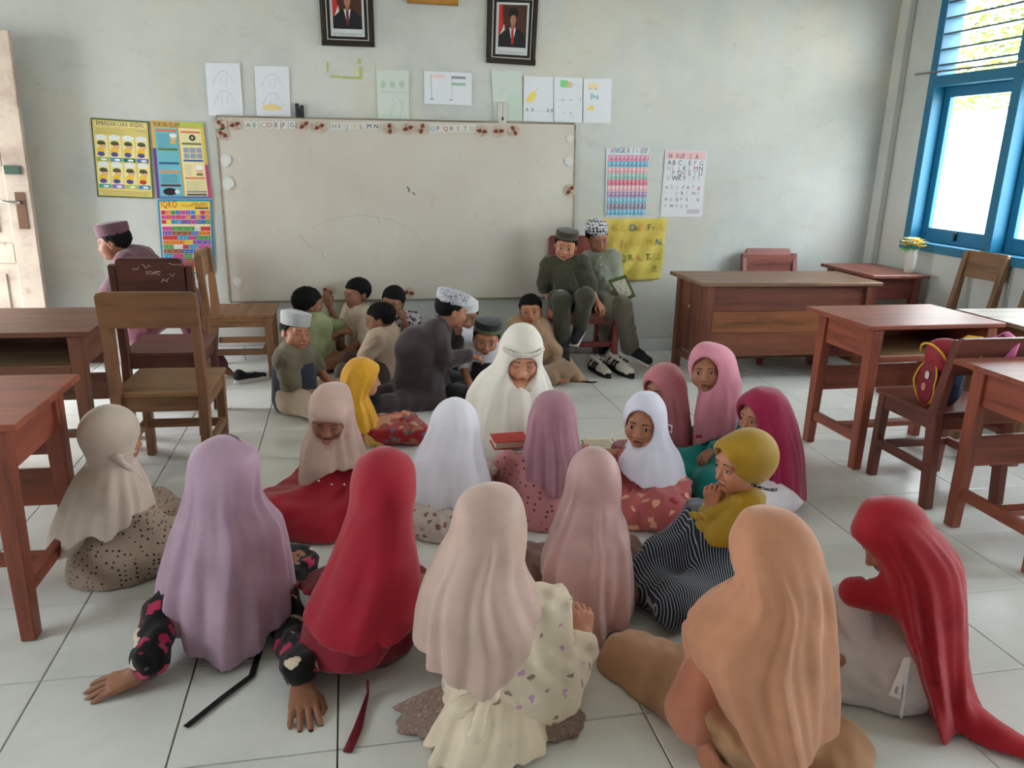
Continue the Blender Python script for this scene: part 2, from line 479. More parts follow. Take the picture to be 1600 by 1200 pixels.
# ------------------------------------------------------------------ door leaf folded back along the whiteboard wall
def door_paint():
    t = NT('worn_door_paint'); v = t.coord()
    n = t.noise(v, 3.5, 6, .65); col = t.ramp(n, [(.3, lin((150, 130, 118))), (.5, lin((184, 168, 154))), (.75, lin((198, 184, 170)))])
    d = t.noise(v, 11, 6, .7); col = t.mix(t.ramp(d, [(.60, (0, 0, 0, 1)), (.74, (.8, .8, .8, 1))]), col, lin((140, 116, 104)))
    t.set(Base_Color=col, Roughness=.6); t.bump(d, .15, .004); return t.m
DP = mat('worn_door_paint', door_paint)
dr = tag(add_obj('door_1', None, None, (XL + .08, 5.46, 0), math.radians(-1.5)), kind='structure')
DW, DHt = 0.985, 2.03
yo = -.02
for x0 in (0, DW - .135): box('door_stile', DP, (x0 + .0675, yo, DHt / 2 + .01), (.135, .04, DHt), dr, .004)
for z0, z1 in ((.01, .22), (.70, .82), (1.28, 1.40), (1.92, 2.04)): box('door_rail', DP, (DW / 2, yo, (z0 + z1) / 2), (DW - .27, .04, z1 - z0), dr, .004)
for z0, z1 in ((.22, .70), (.82, 1.28), (1.40, 1.92)):
    box('door_panel', DP, (DW / 2, yo, (z0 + z1) / 2), (DW - .27, .018, z1 - z0), dr, .002)
    box('door_panel', DP, (DW / 2, yo - .005, (z0 + z1) / 2), (DW - .40, .026, z1 - z0 - .13), dr, .012)
BR = plain('tarnished_brass', (126, 96, 80), .4, .7)
pl = box('lock_plate', BR, (DW - .06, yo - .023, 1.02), (.055, .006, .22), dr, .002)
V, F = tube_mesh([(DW - .06, yo - .02, 1.07), (DW - .06, yo - .06, 1.07), (DW - .075, yo - .068, 1.07), (DW - .13, yo - .068, 1.075), (DW - .19, yo - .066, 1.085)], [.011, .011, .012, .010, .008], 8)
add_obj('door_handle', mesh_data('door_handle', V, F, plain('worn_chrome', (190, 186, 178), .25, .9), smooth=True), dr)
box('lock_bolt', plain('green_bolt', (62, 84, 70), .5, .3), (DW - .08, yo - .025, 1.26), (.09, .012, .05), dr, .002)

# ------------------------------------------------------------------ outside
yard = box('ground', plain('yard_concrete', (205, 200, 188), .9), (11, 5, -0.25), (13.5, 34, .1), kind='structure')
yard2 = box('ground', plain('yard_concrete', (205, 200, 188), .9), (-9, 5, -0.25), (11.5, 34, .1), kind='structure')
yw = box('yard_wall', plain('bright_cream_render', (244, 240, 230), .9, bump=.2, bscale=6), (8.6, 8, 1.0), (.2, 18, 2.4), bevel=.01)
tag(yw, 'bright cream yard wall outside the blue window', 'wall')
rng = np.random.default_rng(5)
LEAF = mat('leaf_green', lambda: (lambda t: (t.set(Base_Color=t.ramp(t.noise(t.coord(), 3, 2), [(.3, lin((44, 70, 22))), (.6, lin((112, 126, 50)))]), Roughness=.5), t.m)[1])(NT('leaf_green')))
def tree(c, r, h, nleaf, label):
    t = thing('tree', label, 'tree', (c[0], c[1], -.2))
    V, F = tube_mesh([(0, 0, 0), (.05, .05, h * .4), (-.05, .1, h * .7), (0, 0, h)], [.13, .11, .08, .04], 8)
    add_obj('trunk', mesh_data('trunk', V, F, plain('bark', (96, 80, 62), .9), smooth=True), t)
    P = rng.normal(size=(nleaf, 3)); P /= np.linalg.norm(P, axis=1)[:, None]; P *= (rng.random((nleaf, 1)) ** .4) * np.array(r); P[:, 2] += h
    mb_v = []; mb_f = []
    for p in P:
        a = rng.random() * 6.28; b = rng.normal() * .6; s = .10 + rng.random() * .12
        u = np.array((math.cos(a), math.sin(a), b * .6)); w_ = np.cross(u, (0.2, .1, 1)); w_ /= np.linalg.norm(w_); k = len(mb_v)
        mb_v += [p, p + u * s * .5 + w_ * s * .28 + (0, 0, .02), p + u * s, p + u * s * .5 - w_ * s * .28 + (0, 0, .02)]; mb_f.append((k, k + 1, k + 2, k + 3))
    lf = add_obj('foliage', mesh_data('foliage', np.array(mb_v), np.array(mb_f), LEAF), t); lf['kind'] = 'stuff'
tree((11.2, 11.0), (2.2, 2.0, 1.7), 3.4, 3500, 'leafy green tree beyond the yard wall, seen through the louvres')
tree((12.6, 16.2), (2.4, 2.2, 1.9), 3.8, 3000, 'pale green tree farther off beyond the yard wall outside')
# ================================================================== furniture
RED = (144, 74, 54); BRN = (126, 88, 60); DBR = (96, 58, 44)
def wd(c, axis): return wood('wood_%02x%02x%02x' % tuple(c), c, axis)
def desk(label, x0, x1, y0, y1, h, c=RED, rz=0.0, top=None, group='pupils\' desks'):
    """pupil's desk, open towards y0 (towards the pupil); x0..x1, y0..y1 is the top"""
    top = top or c
    w, d = x1 - x0, y1 - y0
    r = thing('student_desk', label, 'desk', ((x0 + x1) / 2, (y0 + y1) / 2, 0), rz, group)
    box('table_top', wd(top, 0), (0, 0, h - .011), (w, d, .022), r, .004)
    lx = w / 2 - .065; yf, yb = -d / 2 + .04, d / 2 - .10
    for sx in (-1, 1):
        for y, dy in ((yf, -.02), (yb, .0)):
            beam('leg', wd(c, 2), (sx * (lx + .012), y + dy, 0), (sx * lx, y, h - .024), .042, .05, .058, .062, r)
        box('side_panel', wd(c, 1), (sx * (lx), (yf + yb) / 2, h - .095), (.024, yb - yf - .05, .14), r)
        box('stretcher', wd(c, 1), (sx * (lx + .006), (yf + yb) / 2 - .008, .15), (.03, yb - yf - .03, .045), r)
    box('shelf', wd((150, 116, 84), 0), (0, (yf + yb) / 2, h - .155), (2 * lx - .03, yb - yf + .05, .016), r)
    box('shelf_rail', wd(c, 0), (0, yf - .02, h - .165), (2 * lx - .05, .02, .03), r)
    box('back_panel', wd(c, 0), (0, yb + .01, h - .15), (2 * lx - .04, .018, .20), r)
    box('lower_board', wd(c, 0), (0, yb - .005, h - .36), (2 * lx - .02, .018, .13), r)
    box('foot_rail', wd(c, 0), (0, (yf + yb) / 2, .15), (2 * lx - .02, .06, .025), r)
    return r
def chair(label, x, y, rz, c=BRN, w=.38, d=.40, hs=.42, hb=.85, tier=False, seatc=None, bb=.17, notes=None, lean=.062, group="pupils' chairs"):
    """wooden school chair; the back stands at local y = -d/2, the sitter faces +y"""
    r = thing('wooden_chair', label, 'chair', (x, y, 0), rz, group)
    seatc = seatc or c
    box('seat', wd(seatc, 0), (0, .01, hs - .011), (w, d + .02, .022), r, .004)
    px = w / 2 - .022
    for s in (-1, 1):
        o = beam('back_post', wd(c, 2), (s * px, -d / 2 - .03, 0), (s * px, -d / 2 + .012, hs), .038, .05, .04, .055, r)
        beam('back_post_upper', wd(c, 2), (s * px, -d / 2 + .012, hs - .01), (s * px, -d / 2 + .012 - lean, hb - (.035 if tier else .012)), .04, .055, .034, .034, o)
        beam('leg', wd(c, 2), (s * (px - .005), d / 2 - .01, 0), (s * (px - .005), d / 2 - .02, hs - .022), .038, .038, .042, .045, r)
        box('apron', wd(c, 1), (s * px, 0, hs - .052), (.022, d - .06, .06), r)
        box('stretcher', wd(c, 1), (s * px, 0, .17), (.024, d - .04, .038), r)
    box('apron', wd(c, 0), (0, d / 2 - .015, hs - .052), (w - .08, .02, .06), r); box('apron', wd(c, 0), (0, -d / 2 + .01, hs - .052), (w - .08, .02, .06), r)
    box('stretcher', wd(c, 0), (0, d / 2 - .05, .17), (w - .06, .024, .038), r)
    # backrest board with softly rounded upper corners
    z1 = hb; z0 = hb - bb; yb = lambda z: -d / 2 + .012 - lean * (z - hs) / (hb - hs)
    hw = w / 2 - (.045 if tier else .004); ro = .022
    out = [(-hw, z0), (hw, z0), (hw, z1 - ro), (hw - ro * .3, z1 - ro * .3), (hw - ro, z1), (-hw + ro, z1), (-hw + ro * .3, z1 - ro * .3), (-hw, z1 - ro)]
    n = len(out); off = -.012 if not tier else -.02
    V = [(a, yb(z) - .014 + off, z) for a, z in out] + [(a, yb(z) + .010 + off, z) for a, z in out]
    F = [tuple(range(n)), tuple(range(2 * n - 1, n - 1, -1))] + [(i, n + i, n + (i + 1) % n, (i + 1) % n) for i in range(n)]
    b = add_obj('backrest', mesh_data('backrest', V, orient(V, F), wd(c, 0)), r)
    if tier: box('back_rail', wd(c, 0), (0, yb(hb - .13) - .006, hb - .115), (w - .02, .018, .14), r)
    if notes:
        mb = MB(); rg = random.Random(notes)
        for k in range(9):
            a = rg.uniform(-hw * .75, hw * .6); z = rg.uniform(z0 + .05, z1 - .025); L = rg.uniform(.02, .07); pts = []
            for q in range(6): zz = z + rg.uniform(-.009, .009); pts.append((a + L * q / 5, yb(zz) - .0155 + off, zz))
            V, F = tube_mesh(pts, .0013, 4); mb.add(V, F)
        mb.build('chalk_scribble', plain('chalk', (196, 186, 176), .9), b)
    return r

# right-hand side
desk('reddish wooden desk with an open shelf, right of the teacher\'s desk and empty', 2.33, 3.09, 3.16, 3.67, .712, RED, math.radians(1.5))
desk('reddish wooden desk cut by the right edge, behind the chair with the bag', 2.36, 3.12, 2.12, 2.64, .69, RED)
desk('worn pale-topped desk by the right edge, beyond the chair with the bag', 3.17, 3.93, 3.08, 3.60, .70, BRN, 0, (150, 128, 110))
chair('reddish chair carrying the red, blue and yellow school bag', 2.60, 2.92, 0, (112, 58, 46), .40, .36, .425, .76, bb=.16)
chair('brown chair with chalk scribbles on its back, beside the flower vase', 3.78, 4.36, math.radians(92), (134, 98, 70), .36, .36, .45, .91, bb=.17, notes=7)
chair('brown chair at the right edge under the blue window', 3.80, 3.83, math.radians(91), (128, 92, 66), .36, .36, .45, .91, bb=.17)
# teacher's desk
def teacher_desk():
    c = (116, 66, 48)
    r = thing('teacher_desk', 'large brown teacher\'s desk with a full wooden front panel', 'desk', (2.86, 4.93, 0), math.radians(-.5))
    W, D, H = 1.30, .55, .675
    box('table_top', wd((128, 96, 76), 0), (0, 0, H - .013), (W, D, .026), r, .005)
    for sx in (-1, 1):
        x = sx * (W / 2 - .075)
        for y in (-D / 2 + .045, D / 2 - .06): beam('leg', wd(c, 2), (x, y, 0), (x, y, H - .026), .05, .05, .06, .06, r)
        box('side_panel', wd(c, 2), (x, 0, .40), (.022, D - .16, .48), r)
        box('stretcher', wd(c, 1), (x, 0, .12), (.03, D - .15, .045), r)
    zs = [.175, .335, .48, .645]
    for k in range(3): box('front_board', wd(((122, 72, 50), (138, 84, 52), (112, 64, 50))[k], 0), (0, -D / 2 + .048, (zs[k] + zs[k + 1]) / 2), (W - .20, .018, zs[k + 1] - zs[k] - .003), r, .002)
    box('stretcher', wd(c, 0), (0, .02, .12), (W - .16, .04, .045), r)
    V, F = lathe_mesh([(.009, 0), (.011, .004), (.006, .010)], 10)
    V = [(-(W / 2 - .075) - .011 - z, x + .03, y + .47) for x, y, z in V]
    add_obj('knob', mesh_data('knob', V, F, plain('pale_knob', (196, 170, 140), .5), smooth=True), r)
teacher_desk()
r = chair('plain dark red chair tucked behind the teacher\'s desk', 3.13, 5.28, math.radians(180), (140, 78, 70), .46, .36, .42, .80, True, bb=.30, group='teacher\'s chairs')
# corner table with the vase
def corner_table():
    c = (120, 58, 50); x0, x1, y0, y1, H = 3.53, 3.985, 4.80, 5.44, .70
    r = thing('corner_table', 'small dark red table in the corner holding the flower vase', 'table', ((x0 + x1) / 2, (y0 + y1) / 2, 0))
    W, D = x1 - x0, y1 - y0
    box('table_top', wd((138, 82, 72), 1), (0, 0, H - .012), (W, D, .024), r, .004)
    for sx in (-1, 1):
        for sy in (-1, 1): beam('leg', wd(c, 2), (sx * (W / 2 - .06), sy * (D / 2 - .07), 0), (sx * (W / 2 - .06), sy * (D / 2 - .07), H - .024), .045, .045, .055, .055, r)
        box('apron', wd(c, 1), (sx * (W / 2 - .06), 0, H - .10), (.02, D - .18, .15), r)
        box('apron', wd(c, 0), (0, sy * 0 + sx * (D / 2 - .07), H - .10), (W - .16, .02, .15), r)
corner_table()
# vase of yellow flowers
vs = thing('flower_vase', 'tall white vase of yellow flowers on the corner table', 'vase', (3.905, 4.93, .70))
V, F = lathe_mesh([(.030, 0), (.034, .004), (.036, .05), (.038, .12), (.041, .165), (.036, .165), (.033, .12), (.03, .03)], 20)
add_obj('pot', mesh_data('pot', V, F, plain('white_glaze', (214, 212, 206), .3), smooth=True), vs)
YEL = plain('yellow_petal', (226, 202, 88), .6); WHT = plain('cream_petal', (236, 228, 200), .6)
rf = random.Random(3)
pm = MB()
for k in range(11):
    a = k * 2.4; ct = 1 - k / 11 * 1.05; rr = .052 * math.sqrt(max(0, 1 - ct * ct)); c = np.array((math.cos(a) * rr, math.sin(a) * rr, .185 + .05 * ct))
    fl = MB()
    for q in range(9):
        b = q * 2 * math.pi / 9; u = np.array((math.cos(b), math.sin(b), .35)); s = np.array((-math.sin(b), math.cos(b), 0)); L = rf.uniform(.036, .050)
        P = [c, c + u * L * .5 + s * .012, c + u * L, c + u * L * .5 - s * .012]; P2 = [p - np.array((0, 0, .003)) for p in P]
        fl.add(P + P2, orient(P + P2, [(0, 1, 2, 3), (4, 5, 6, 7), (0, 1, 5, 4), (1, 2, 6, 5), (2, 3, 7, 6), (3, 0, 4, 7)]))
    f = fl.build('blossom', YEL if k % 4 else WHT, vs)
    V, F = tube_mesh([(c[0] * .3, c[1] * .3, .05), tuple(c)], .003, 5); add_obj('stem', mesh_data('stem', V, F, plain('stem_green', (86, 150, 70), .6), smooth=True), f)
for b in (2.6, 3.4):
    u = np.array((math.cos(b), math.sin(b), .2)); s = np.array((-math.sin(b), math.cos(b), 0)); c = np.array((0, 0, .16))
    P = [c + u * .02, c + u * .05 + s * .018, c + u * .085 - (0, 0, .02), c + u * .05 - s * .018]; P2 = [p - np.array((0, 0, .002)) for p in P]
    add_obj('leaf', mesh_data('leaf', P + P2, orient(P + P2, [(0, 1, 2, 3), (4, 5, 6, 7), (0, 1, 5, 4), (1, 2, 6, 5), (2, 3, 7, 6), (3, 0, 4, 7)]), plain('fresh_green', (110, 200, 80), .5)), vs)

# left-hand side
desk('reddish wooden desk at the left edge, closest to the camera', -1.66, -.905, 2.27, 2.80, .675, RED, math.radians(-1))
desk('brown wooden desk at the left edge, in front of the open door', -1.90, -1.06, 3.46, 4.02, .675, (118, 74, 56))
chair('worn brown chair with its back to the camera behind the beige-veiled girl', -.79, 3.60, math.radians(-2), BRN, .39, .40, .42, .86, bb=.15, seatc=(134, 98, 64))
chair('dark brown chair with chalk scribbles, behind the worn brown chair', -.925, 4.29, math.radians(-1), (92, 54, 44), .39, .42, .43, .91, tier=True, bb=.165, notes=11)
chair('light brown chair standing against the whiteboard\'s left end', -.70, 5.31, math.radians(-90), (148, 106, 74), .40, .40, .415, .80, bb=.16, lean=.015, seatc=(150, 108, 76))
chair('dark red chair on which two boys sit together', 1.62, 5.31, math.radians(180), (128, 54, 48), .42, .42, .405, .88, bb=.16, group='teacher\'s chairs')
# ================================================================== implicit surfaces -> meshes
f32 = np.float32
def smin(a, b, k):
    k = max(float(k), 1e-5)
    h = np.maximum(k - np.abs(a - b), 0) / k
    return np.minimum(a, b) - h * h * k * f32(.25)
def smax(a, b, k): return -smin(-a, -b, k)
def d_cone(P, a, b, ra, rb):
    a = np.asarray(a, f32); b = np.asarray(b, f32); ab = b - a; L = float(ab @ ab) + 1e-12
    q = P - a; t = np.clip((q @ ab) / f32(L), 0, 1)
    q = q - t[:, None] * ab
    return np.sqrt(np.einsum('ij,ij->i', q, q)) - (f32(ra) + t * f32(rb - ra))
def d_ell(P, c, r, R=None):
    q = P - np.asarray(c, f32)
    if R is not None: q = q @ np.asarray(R, f32)
    r = np.asarray(r, f32); u = q / r; k0 = np.sqrt(np.einsum('ij,ij->i', u, u)); w = u / r
    k1 = np.sqrt(np.einsum('ij,ij->i', w, w)) + f32(1e-9)
    return k0 * (k0 - 1) / k1
def d_prims(P, prims):
    """prims: ('c', a, b, ra, rb, k) | ('e', c, r, R, k); later ones blend with k, k < 0 subtracts"""
    d = None
    for p in prims:
        k = p[-1]
        e = d_cone(P, *p[1:5]) if p[0] == 'c' else d_ell(P, *p[1:4])
        if d is None: d = e
        elif k < 0: d = smax(d, -e, f32(-k))
        else: d = smin(d, e, f32(k))
    return d
def prim_bounds(prims):
    lo = np.full(3, 1e9); hi = -lo
    for p in prims:
        if p[-1] < 0: continue
        if p[0] == 'c':
            for q, r in ((p[1], p[3]), (p[2], p[4])): lo = np.minimum(lo, np.array(q, float) - r); hi = np.maximum(hi, np.array(q, float) + r)
        else:
            r = max(p[2]); lo = np.minimum(lo, np.array(p[1], float) - r); hi = np.maximum(hi, np.array(p[1], float) + r)
    return lo, hi
_OFF = np.array([(i, j, k) for i in (0, 1) for j in (0, 1) for k in (0, 1)])
_EDG = [(a, b) for a in range(8) for b in range(a + 1, 8) if np.abs(_OFF[a] - _OFF[b]).sum() == 1]
def nets(fn, lo, hi, h):
    lo = np.asarray(lo, float) - 2.2 * h; hi = np.asarray(hi, float) + 2.2 * h
    n = np.maximum(np.ceil((hi - lo) / h).astype(int) + 1, 4)
    ax = [(lo[i] + h * np.arange(n[i])).astype(f32) for i in range(3)]
    P = np.stack(np.meshgrid(*ax, indexing='ij'), -1).reshape(-1, 3)
    D = fn(P).reshape(n)
    I = D < 0
    c = np.zeros(n - 1, np.int8)
    for o in _OFF: c += I[o[0]:n[0] - 1 + o[0], o[1]:n[1] - 1 + o[1], o[2]:n[2] - 1 + o[2]]
    act = np.argwhere((c > 0) & (c < 8))
    if len(act) == 0: return np.zeros((0, 3)), np.zeros((0, 4), int)
    cv = np.stack([D[act[:, 0] + o[0], act[:, 1] + o[1], act[:, 2] + o[2]] for o in _OFF], 1)
    s = np.zeros((len(act), 3)); cnt = np.zeros(len(act))
    for a, b in _EDG:
        va, vb = cv[:, a], cv[:, b]; m = (va < 0) != (vb < 0)
        t = np.where(m, va / np.where(m, va - vb, 1), 0)
        p = _OFF[a] + t[:, None] * (_OFF[b] - _OFF[a]); s[m] += p[m]; cnt[m] += 1
    V = lo + h * (act + s / cnt[:, None])
    vid = np.full(n - 1, -1, np.int64); vid[act[:, 0], act[:, 1], act[:, 2]] = np.arange(len(act))
    Fs = []
    for k in range(3):
        u, w = (k + 1) % 3, (k + 2) % 3
        sl0 = [slice(1, n[i] - 1) for i in range(3)]; sl1 = list(sl0)
        sl0[k] = slice(0, n[k] - 1); sl1[k] = slice(1, n[k])
        a, b = I[tuple(sl0)], I[tuple(sl1)]
        e = np.argwhere(a != b)
        if len(e) == 0: continue
        pos = a[e[:, 0], e[:, 1], e[:, 2]]
        base = e.copy(); base[:, u] += 1; base[:, w] += 1
        q = []
        for du, dw in ((-1, -1), (0, -1), (0, 0), (-1, 0)):
            t = base.copy(); t[:, u] += du; t[:, w] += dw; q.append(vid[t[:, 0], t[:, 1], t[:, 2]])
        q = np.stack(q, 1); q[~pos] = q[~pos][:, ::-1]; Fs.append(q)
    F = np.concatenate(Fs); F = F[(F >= 0).all(1)]
    return V, F
def wrinkle(P, amp, sc, seed=0):
    r = np.random.default_rng(seed); d = np.zeros(len(P), f32)
    for k in range(4):
        a = r.normal(size=3); a /= np.linalg.norm(a); b = r.normal(size=3); b /= np.linalg.norm(b)
        d += np.sin(P @ (a * sc * (1 + .5 * k)).astype(f32) + 1.7 * np.sin(P @ (b * sc * .6).astype(f32) + f32(r.random() * 6)))
    return d * f32(amp / 3)
# ================================================================== heads
def skin(c):
    k = 'skin_%02x%02x%02x' % tuple(c)
    def f():
        t = NT(k); n = t.noise(t.coord(), 24, 4); b = tuple(min(.8, x * 1.32) for x in lin(c)[:3])
        t.set(Base_Color=t.ramp(n, [(.3, tuple(x * .88 for x in b[:3]) + (1,)), (.7, tuple(min(1, x * 1.08) for x in b[:3]) + (1,))]), Roughness=.5)
        t.b.inputs['Subsurface Weight'].default_value = .08; t.b.inputs['Subsurface Radius'].default_value = (.012, .005, .003); t.b.inputs['Specular IOR Level'].default_value = .35
        return t.m
    return mat(k, f)
SCL = plain('eye_white', (205, 198, 192), .3); IRI = plain('eye_brown', (26, 16, 12), .15); LSH = plain('brow_black', (24, 18, 16), .7)
def lips(c): return plain('lips_%02x%02x%02x' % tuple(c), (int(c[0] * .92), int(c[1] * .70), int(c[2] * .74)), .45)
HEAD_P = [('e', (0, -.012, .022), (.074, .090, .079), None, 0),
          ('e', (0, .028, -.032), (.058, .056, .070), None, .03),
          ('e', (.036, .050, -.038), (.025,) * 3, None, .03), ('e', (-.036, .050, -.038), (.025,) * 3, None, .03),
          ('e', (.038, .02, -.062), (.022,) * 3, None, .03), ('e', (-.038, .02, -.062), (.022,) * 3, None, .03),
          ('e', (0, .060, -.086), (.019, .018, .017), None, .03),
          ('c', (-.034, .071, .015), (.034, .071, .015), .013, .013, .02),
          ('e', (.031, .100, -.005), (.015, .015, .012), None, -.014), ('e', (-.031, .100, -.005), (.015, .015, .012), None, -.014),
          ('e', (.031, .0715, -.007), (.0132,) * 3, None, .004), ('e', (-.031, .0715, -.007), (.0132,) * 3, None, .004),
          ('c', (0, .080, .004), (0, .0985, -.036), .0065, .0098, .010),
          ('e', (.0115, .088, -.041), (.0082,) * 3, None, .006), ('e', (-.0115, .088, -.041), (.0082,) * 3, None, .006),
          ('c', (-.014, .0820, -.0605), (.014, .0820, -.0605), .0062, .0062, .006), ('c', (-.011, .0815, -.0715), (.011, .0815, -.0715), .0068, .0068, .006),
          ('c', (-.019, .0905, -.066), (.019, .0905, -.066), .0022, .0022, -.003),
          ('e', (.076, -.010, -.012), (.008, .019, .030), None, .008), ('e', (-.076, -.010, -.012), (.008, .019, .030), None, .008),
          ('e', (.086, -.006, -.010), (.006, .011, .018), None, -.004), ('e', (-.086, -.006, -.010), (.006, .011, .018), None, -.004),
          ('c', (0, -.022, -.05), (0, -.034, -.165), .039, .038, .03)]
def face_y(x, z):
    P = np.stack([x, np.full_like(x, .13), z], 1).astype(f32)
    for _ in range(60): P[:, 1] -= np.maximum(d_prims(P, HEAD_P), 1e-5) * f32(.8)
    return P[:, 1]
def strip(us, lo, hi, x_of, off, nv=4):
    """a patch on the face: columns us, from curve lo(u) to hi(u) in z"""
    X = []; Z = []
    for u in us:
        for j in range(nv): X.append(x_of(u)); Z.append(lo(u) + (hi(u) - lo(u)) * j / (nv - 1))
    X = np.array(X); Z = np.array(Z); Y = face_y(X, Z) + off
    V = np.stack([X, Y, Z], 1); n = len(us)
    F = [(i * nv + j, (i + 1) * nv + j, (i + 1) * nv + j + 1, i * nv + j + 1) for i in range(n - 1) for j in range(nv - 1)]
    return V, np.array(F)
def brow(u): return .0150 + .0045 * math.sin(u * 2.3) - .0042 * u * u
def face_patches(eyes='open', smile=0.0):
    out = []
    U = np.linspace(-1, 1, 13)
    for s in (1, -1):
        xe, ze = s * .031, -.008
        up = lambda u: .0062 * max(0, 1 - abs(u) ** 2.2); dn = lambda u: -.0042 * max(0, 1 - u * u)
        if eyes == 'open':
            out.append((strip(U, lambda u: ze + dn(u), lambda u: ze + up(u), lambda u: xe + u * .0130, .0008), 1))
            Ui = np.linspace(-1, 1, 9)
            out.append((strip(Ui, lambda u: ze + max(dn(u * .42), .0006 - .0058 * math.sqrt(max(0, 1 - u * u))), lambda u: ze + min(up(u * .42), .0006 + .0058 * math.sqrt(max(0, 1 - u * u))), lambda u: xe + u * .0056, .0014), 2))
            out.append((strip(U, lambda u: ze + up(u) - .0005, lambda u: ze + up(u) + .0018 * (1 - .5 * u * u) + .0004, lambda u: xe + u * .0138, .0013, 3), 3))
            out.append((strip(U, lambda u: ze + dn(u) - .0006, lambda u: ze + dn(u) + .0002, lambda u: xe + u * .0125, .0012, 2), 3))
        elif eyes == 'down':
            out.append((strip(U, lambda u: ze - .0052 * (1 - u * u) - .0011, lambda u: ze - .0050 * (1 - u * u) + .0014, lambda u: xe + u * .0138, .0012, 3), 3))
            out.append((strip(U, lambda u: ze + .0066 * (1 - u * u) - .0004, lambda u: ze + .0066 * (1 - u * u) + .0005, lambda u: xe + u * .0128, .0010, 2), 3))
        else:
            out.append((strip(U, lambda u: ze + .0030 * (1 - u * u) - .0016, lambda u: ze + .0034 * (1 - u * u) + .0008, lambda u: xe + u * .0135, .0012, 3), 3))
        Ub = np.linspace(0, 1, 9)
        out.append((strip(Ub, lambda u: brow(u) - .0013 * (1 - u) ** .5 - .0004, lambda u: brow(u) + .0026 * (1 - u) ** .6 + .0004, lambda u: s * (.0125 + u * .036), .0010, 3), 3))
    um = np.linspace(-1, 1, 15); w = .0195 + .004 * smile
    zc = lambda u: -.0658 + smile * .006 * u * u
    out.append((strip(um, zc, lambda u: zc(u) + (.0066 - .0016 * math.exp(-(u / .16) ** 2)) * max(0, 1 - abs(u) ** 1.6), lambda u: u * w, .0008, 4), 4))
    out.append((strip(um, lambda u: zc(u) - .0080 * max(0, 1 - u * u) ** .8, zc, lambda u: u * w * .96, .0008, 4), 4))
    out.append((strip(um, lambda u: zc(u) - .0007 * (1 - u * u) - .0002, lambda u: zc(u) + .0007 * (1 - u * u) + .0002, lambda u: u * w, .0014, 2), 3))
    for s in (1, -1): out.append((strip(np.linspace(-1, 1, 5), lambda u: -.0470 - .0010 * (1 - u * u), lambda u: -.0470 + .0008 * (1 - u * u), lambda u: s * .0066 + u * .0026, .0006, 2), 3))
    return out
_HT = {}
def head_template(res, eyes, smile):
    k = (res, eyes, smile)
    if k in _HT: return _HT[k]
    kr = ('skin', res)
    if kr not in _HT:
        lo, hi = prim_bounds(HEAD_P); lo[2] = -.15
        _HT[kr] = nets(lambda P: d_prims(P, HEAD_P), lo, hi, res)
    V, F = _HT[kr]; Vs = [V]; Fs = [F]; M = [np.zeros(len(F), int)]; o = len(V)
    if eyes:
        for (v, f), mi in face_patches(eyes, smile):
            Vs.append(v); Fs.append(f + o); M.append(np.full(len(f), mi)); o += len(v)
    _HT[k] = (np.concatenate(Vs), np.concatenate(Fs), np.concatenate(M)); return _HT[k]

# ================================================================== hands
def hand_mesh(wrist, direction, back, size=1.0, curl=0.3, thumb=1, spread=0.15, res=.0032):
    """wrist point, direction of the fingers, normal of the back of the hand; thumb=+1/-1 picks the side"""
    y = np.array(direction, float); y /= np.linalg.norm(y); z = np.array(back, float); z -= y * (z @ y); z /= np.linalg.norm(z); x = np.cross(y, z)
    pr = [('c', (0, -.012, 0), (0, .012, 0), .0195, .0185, 0)]
    xs = (.024, .0085, -.0075, -.0225); ln = (.050, .057, .053, .042)
    for i in range(4):
        k = (xs[i] * 1.0 * thumb, .062 - .004 * abs(i - 1.2), 0)
        pr.append(('c', (xs[i] * .5 * thumb, .008, 0), k, .0125, .0098, .008))
    for i in range(4):
        k = np.array((xs[i] * thumb, .062 - .004 * abs(i - 1.2), 0)); sp = spread * (1.4 - i) * .55 * thumb
        a = curl * .8; p = k; segs = ((.46, .0078, .0072), (.30, .0072, .0066), (.24, .0066, .0056))
        for q, (fr, r0, r1) in enumerate(segs):
            d = np.array((math.sin(sp) * math.cos(a), math.cos(sp) * math.cos(a), -math.sin(a))); e = p + d * ln[i] * fr * 1.05
            pr.append(('c', p, e, r0, r1, .0025)); p = e; a += curl * 1.05
    t0 = np.array((.016 * thumb, .014, -.006)); t1 = np.array((.038 * thumb, .036, -.012 - .01 * curl)); t2 = np.array((.045 * thumb - .012 * curl * thumb, .058, -.014 - .022 * curl)); t3 = t2 + np.array((-.004 * thumb * (1 + 3 * curl), .018, -.006 * curl))
    pr += [('c', t0, t1, .0115, .0095, .008), ('c', t1, t2, .0090, .0078, .003), ('c', t2, t3, .0078, .0062, .003)]
    lo, hi = prim_bounds(pr)
    V, F = nets(lambda P: d_prims(P, pr), lo, hi, res)
    V = V * size
    return np.array(wrist, float) + V[:, :1] * x + V[:, 1:2] * y + V[:, 2:] * z, F

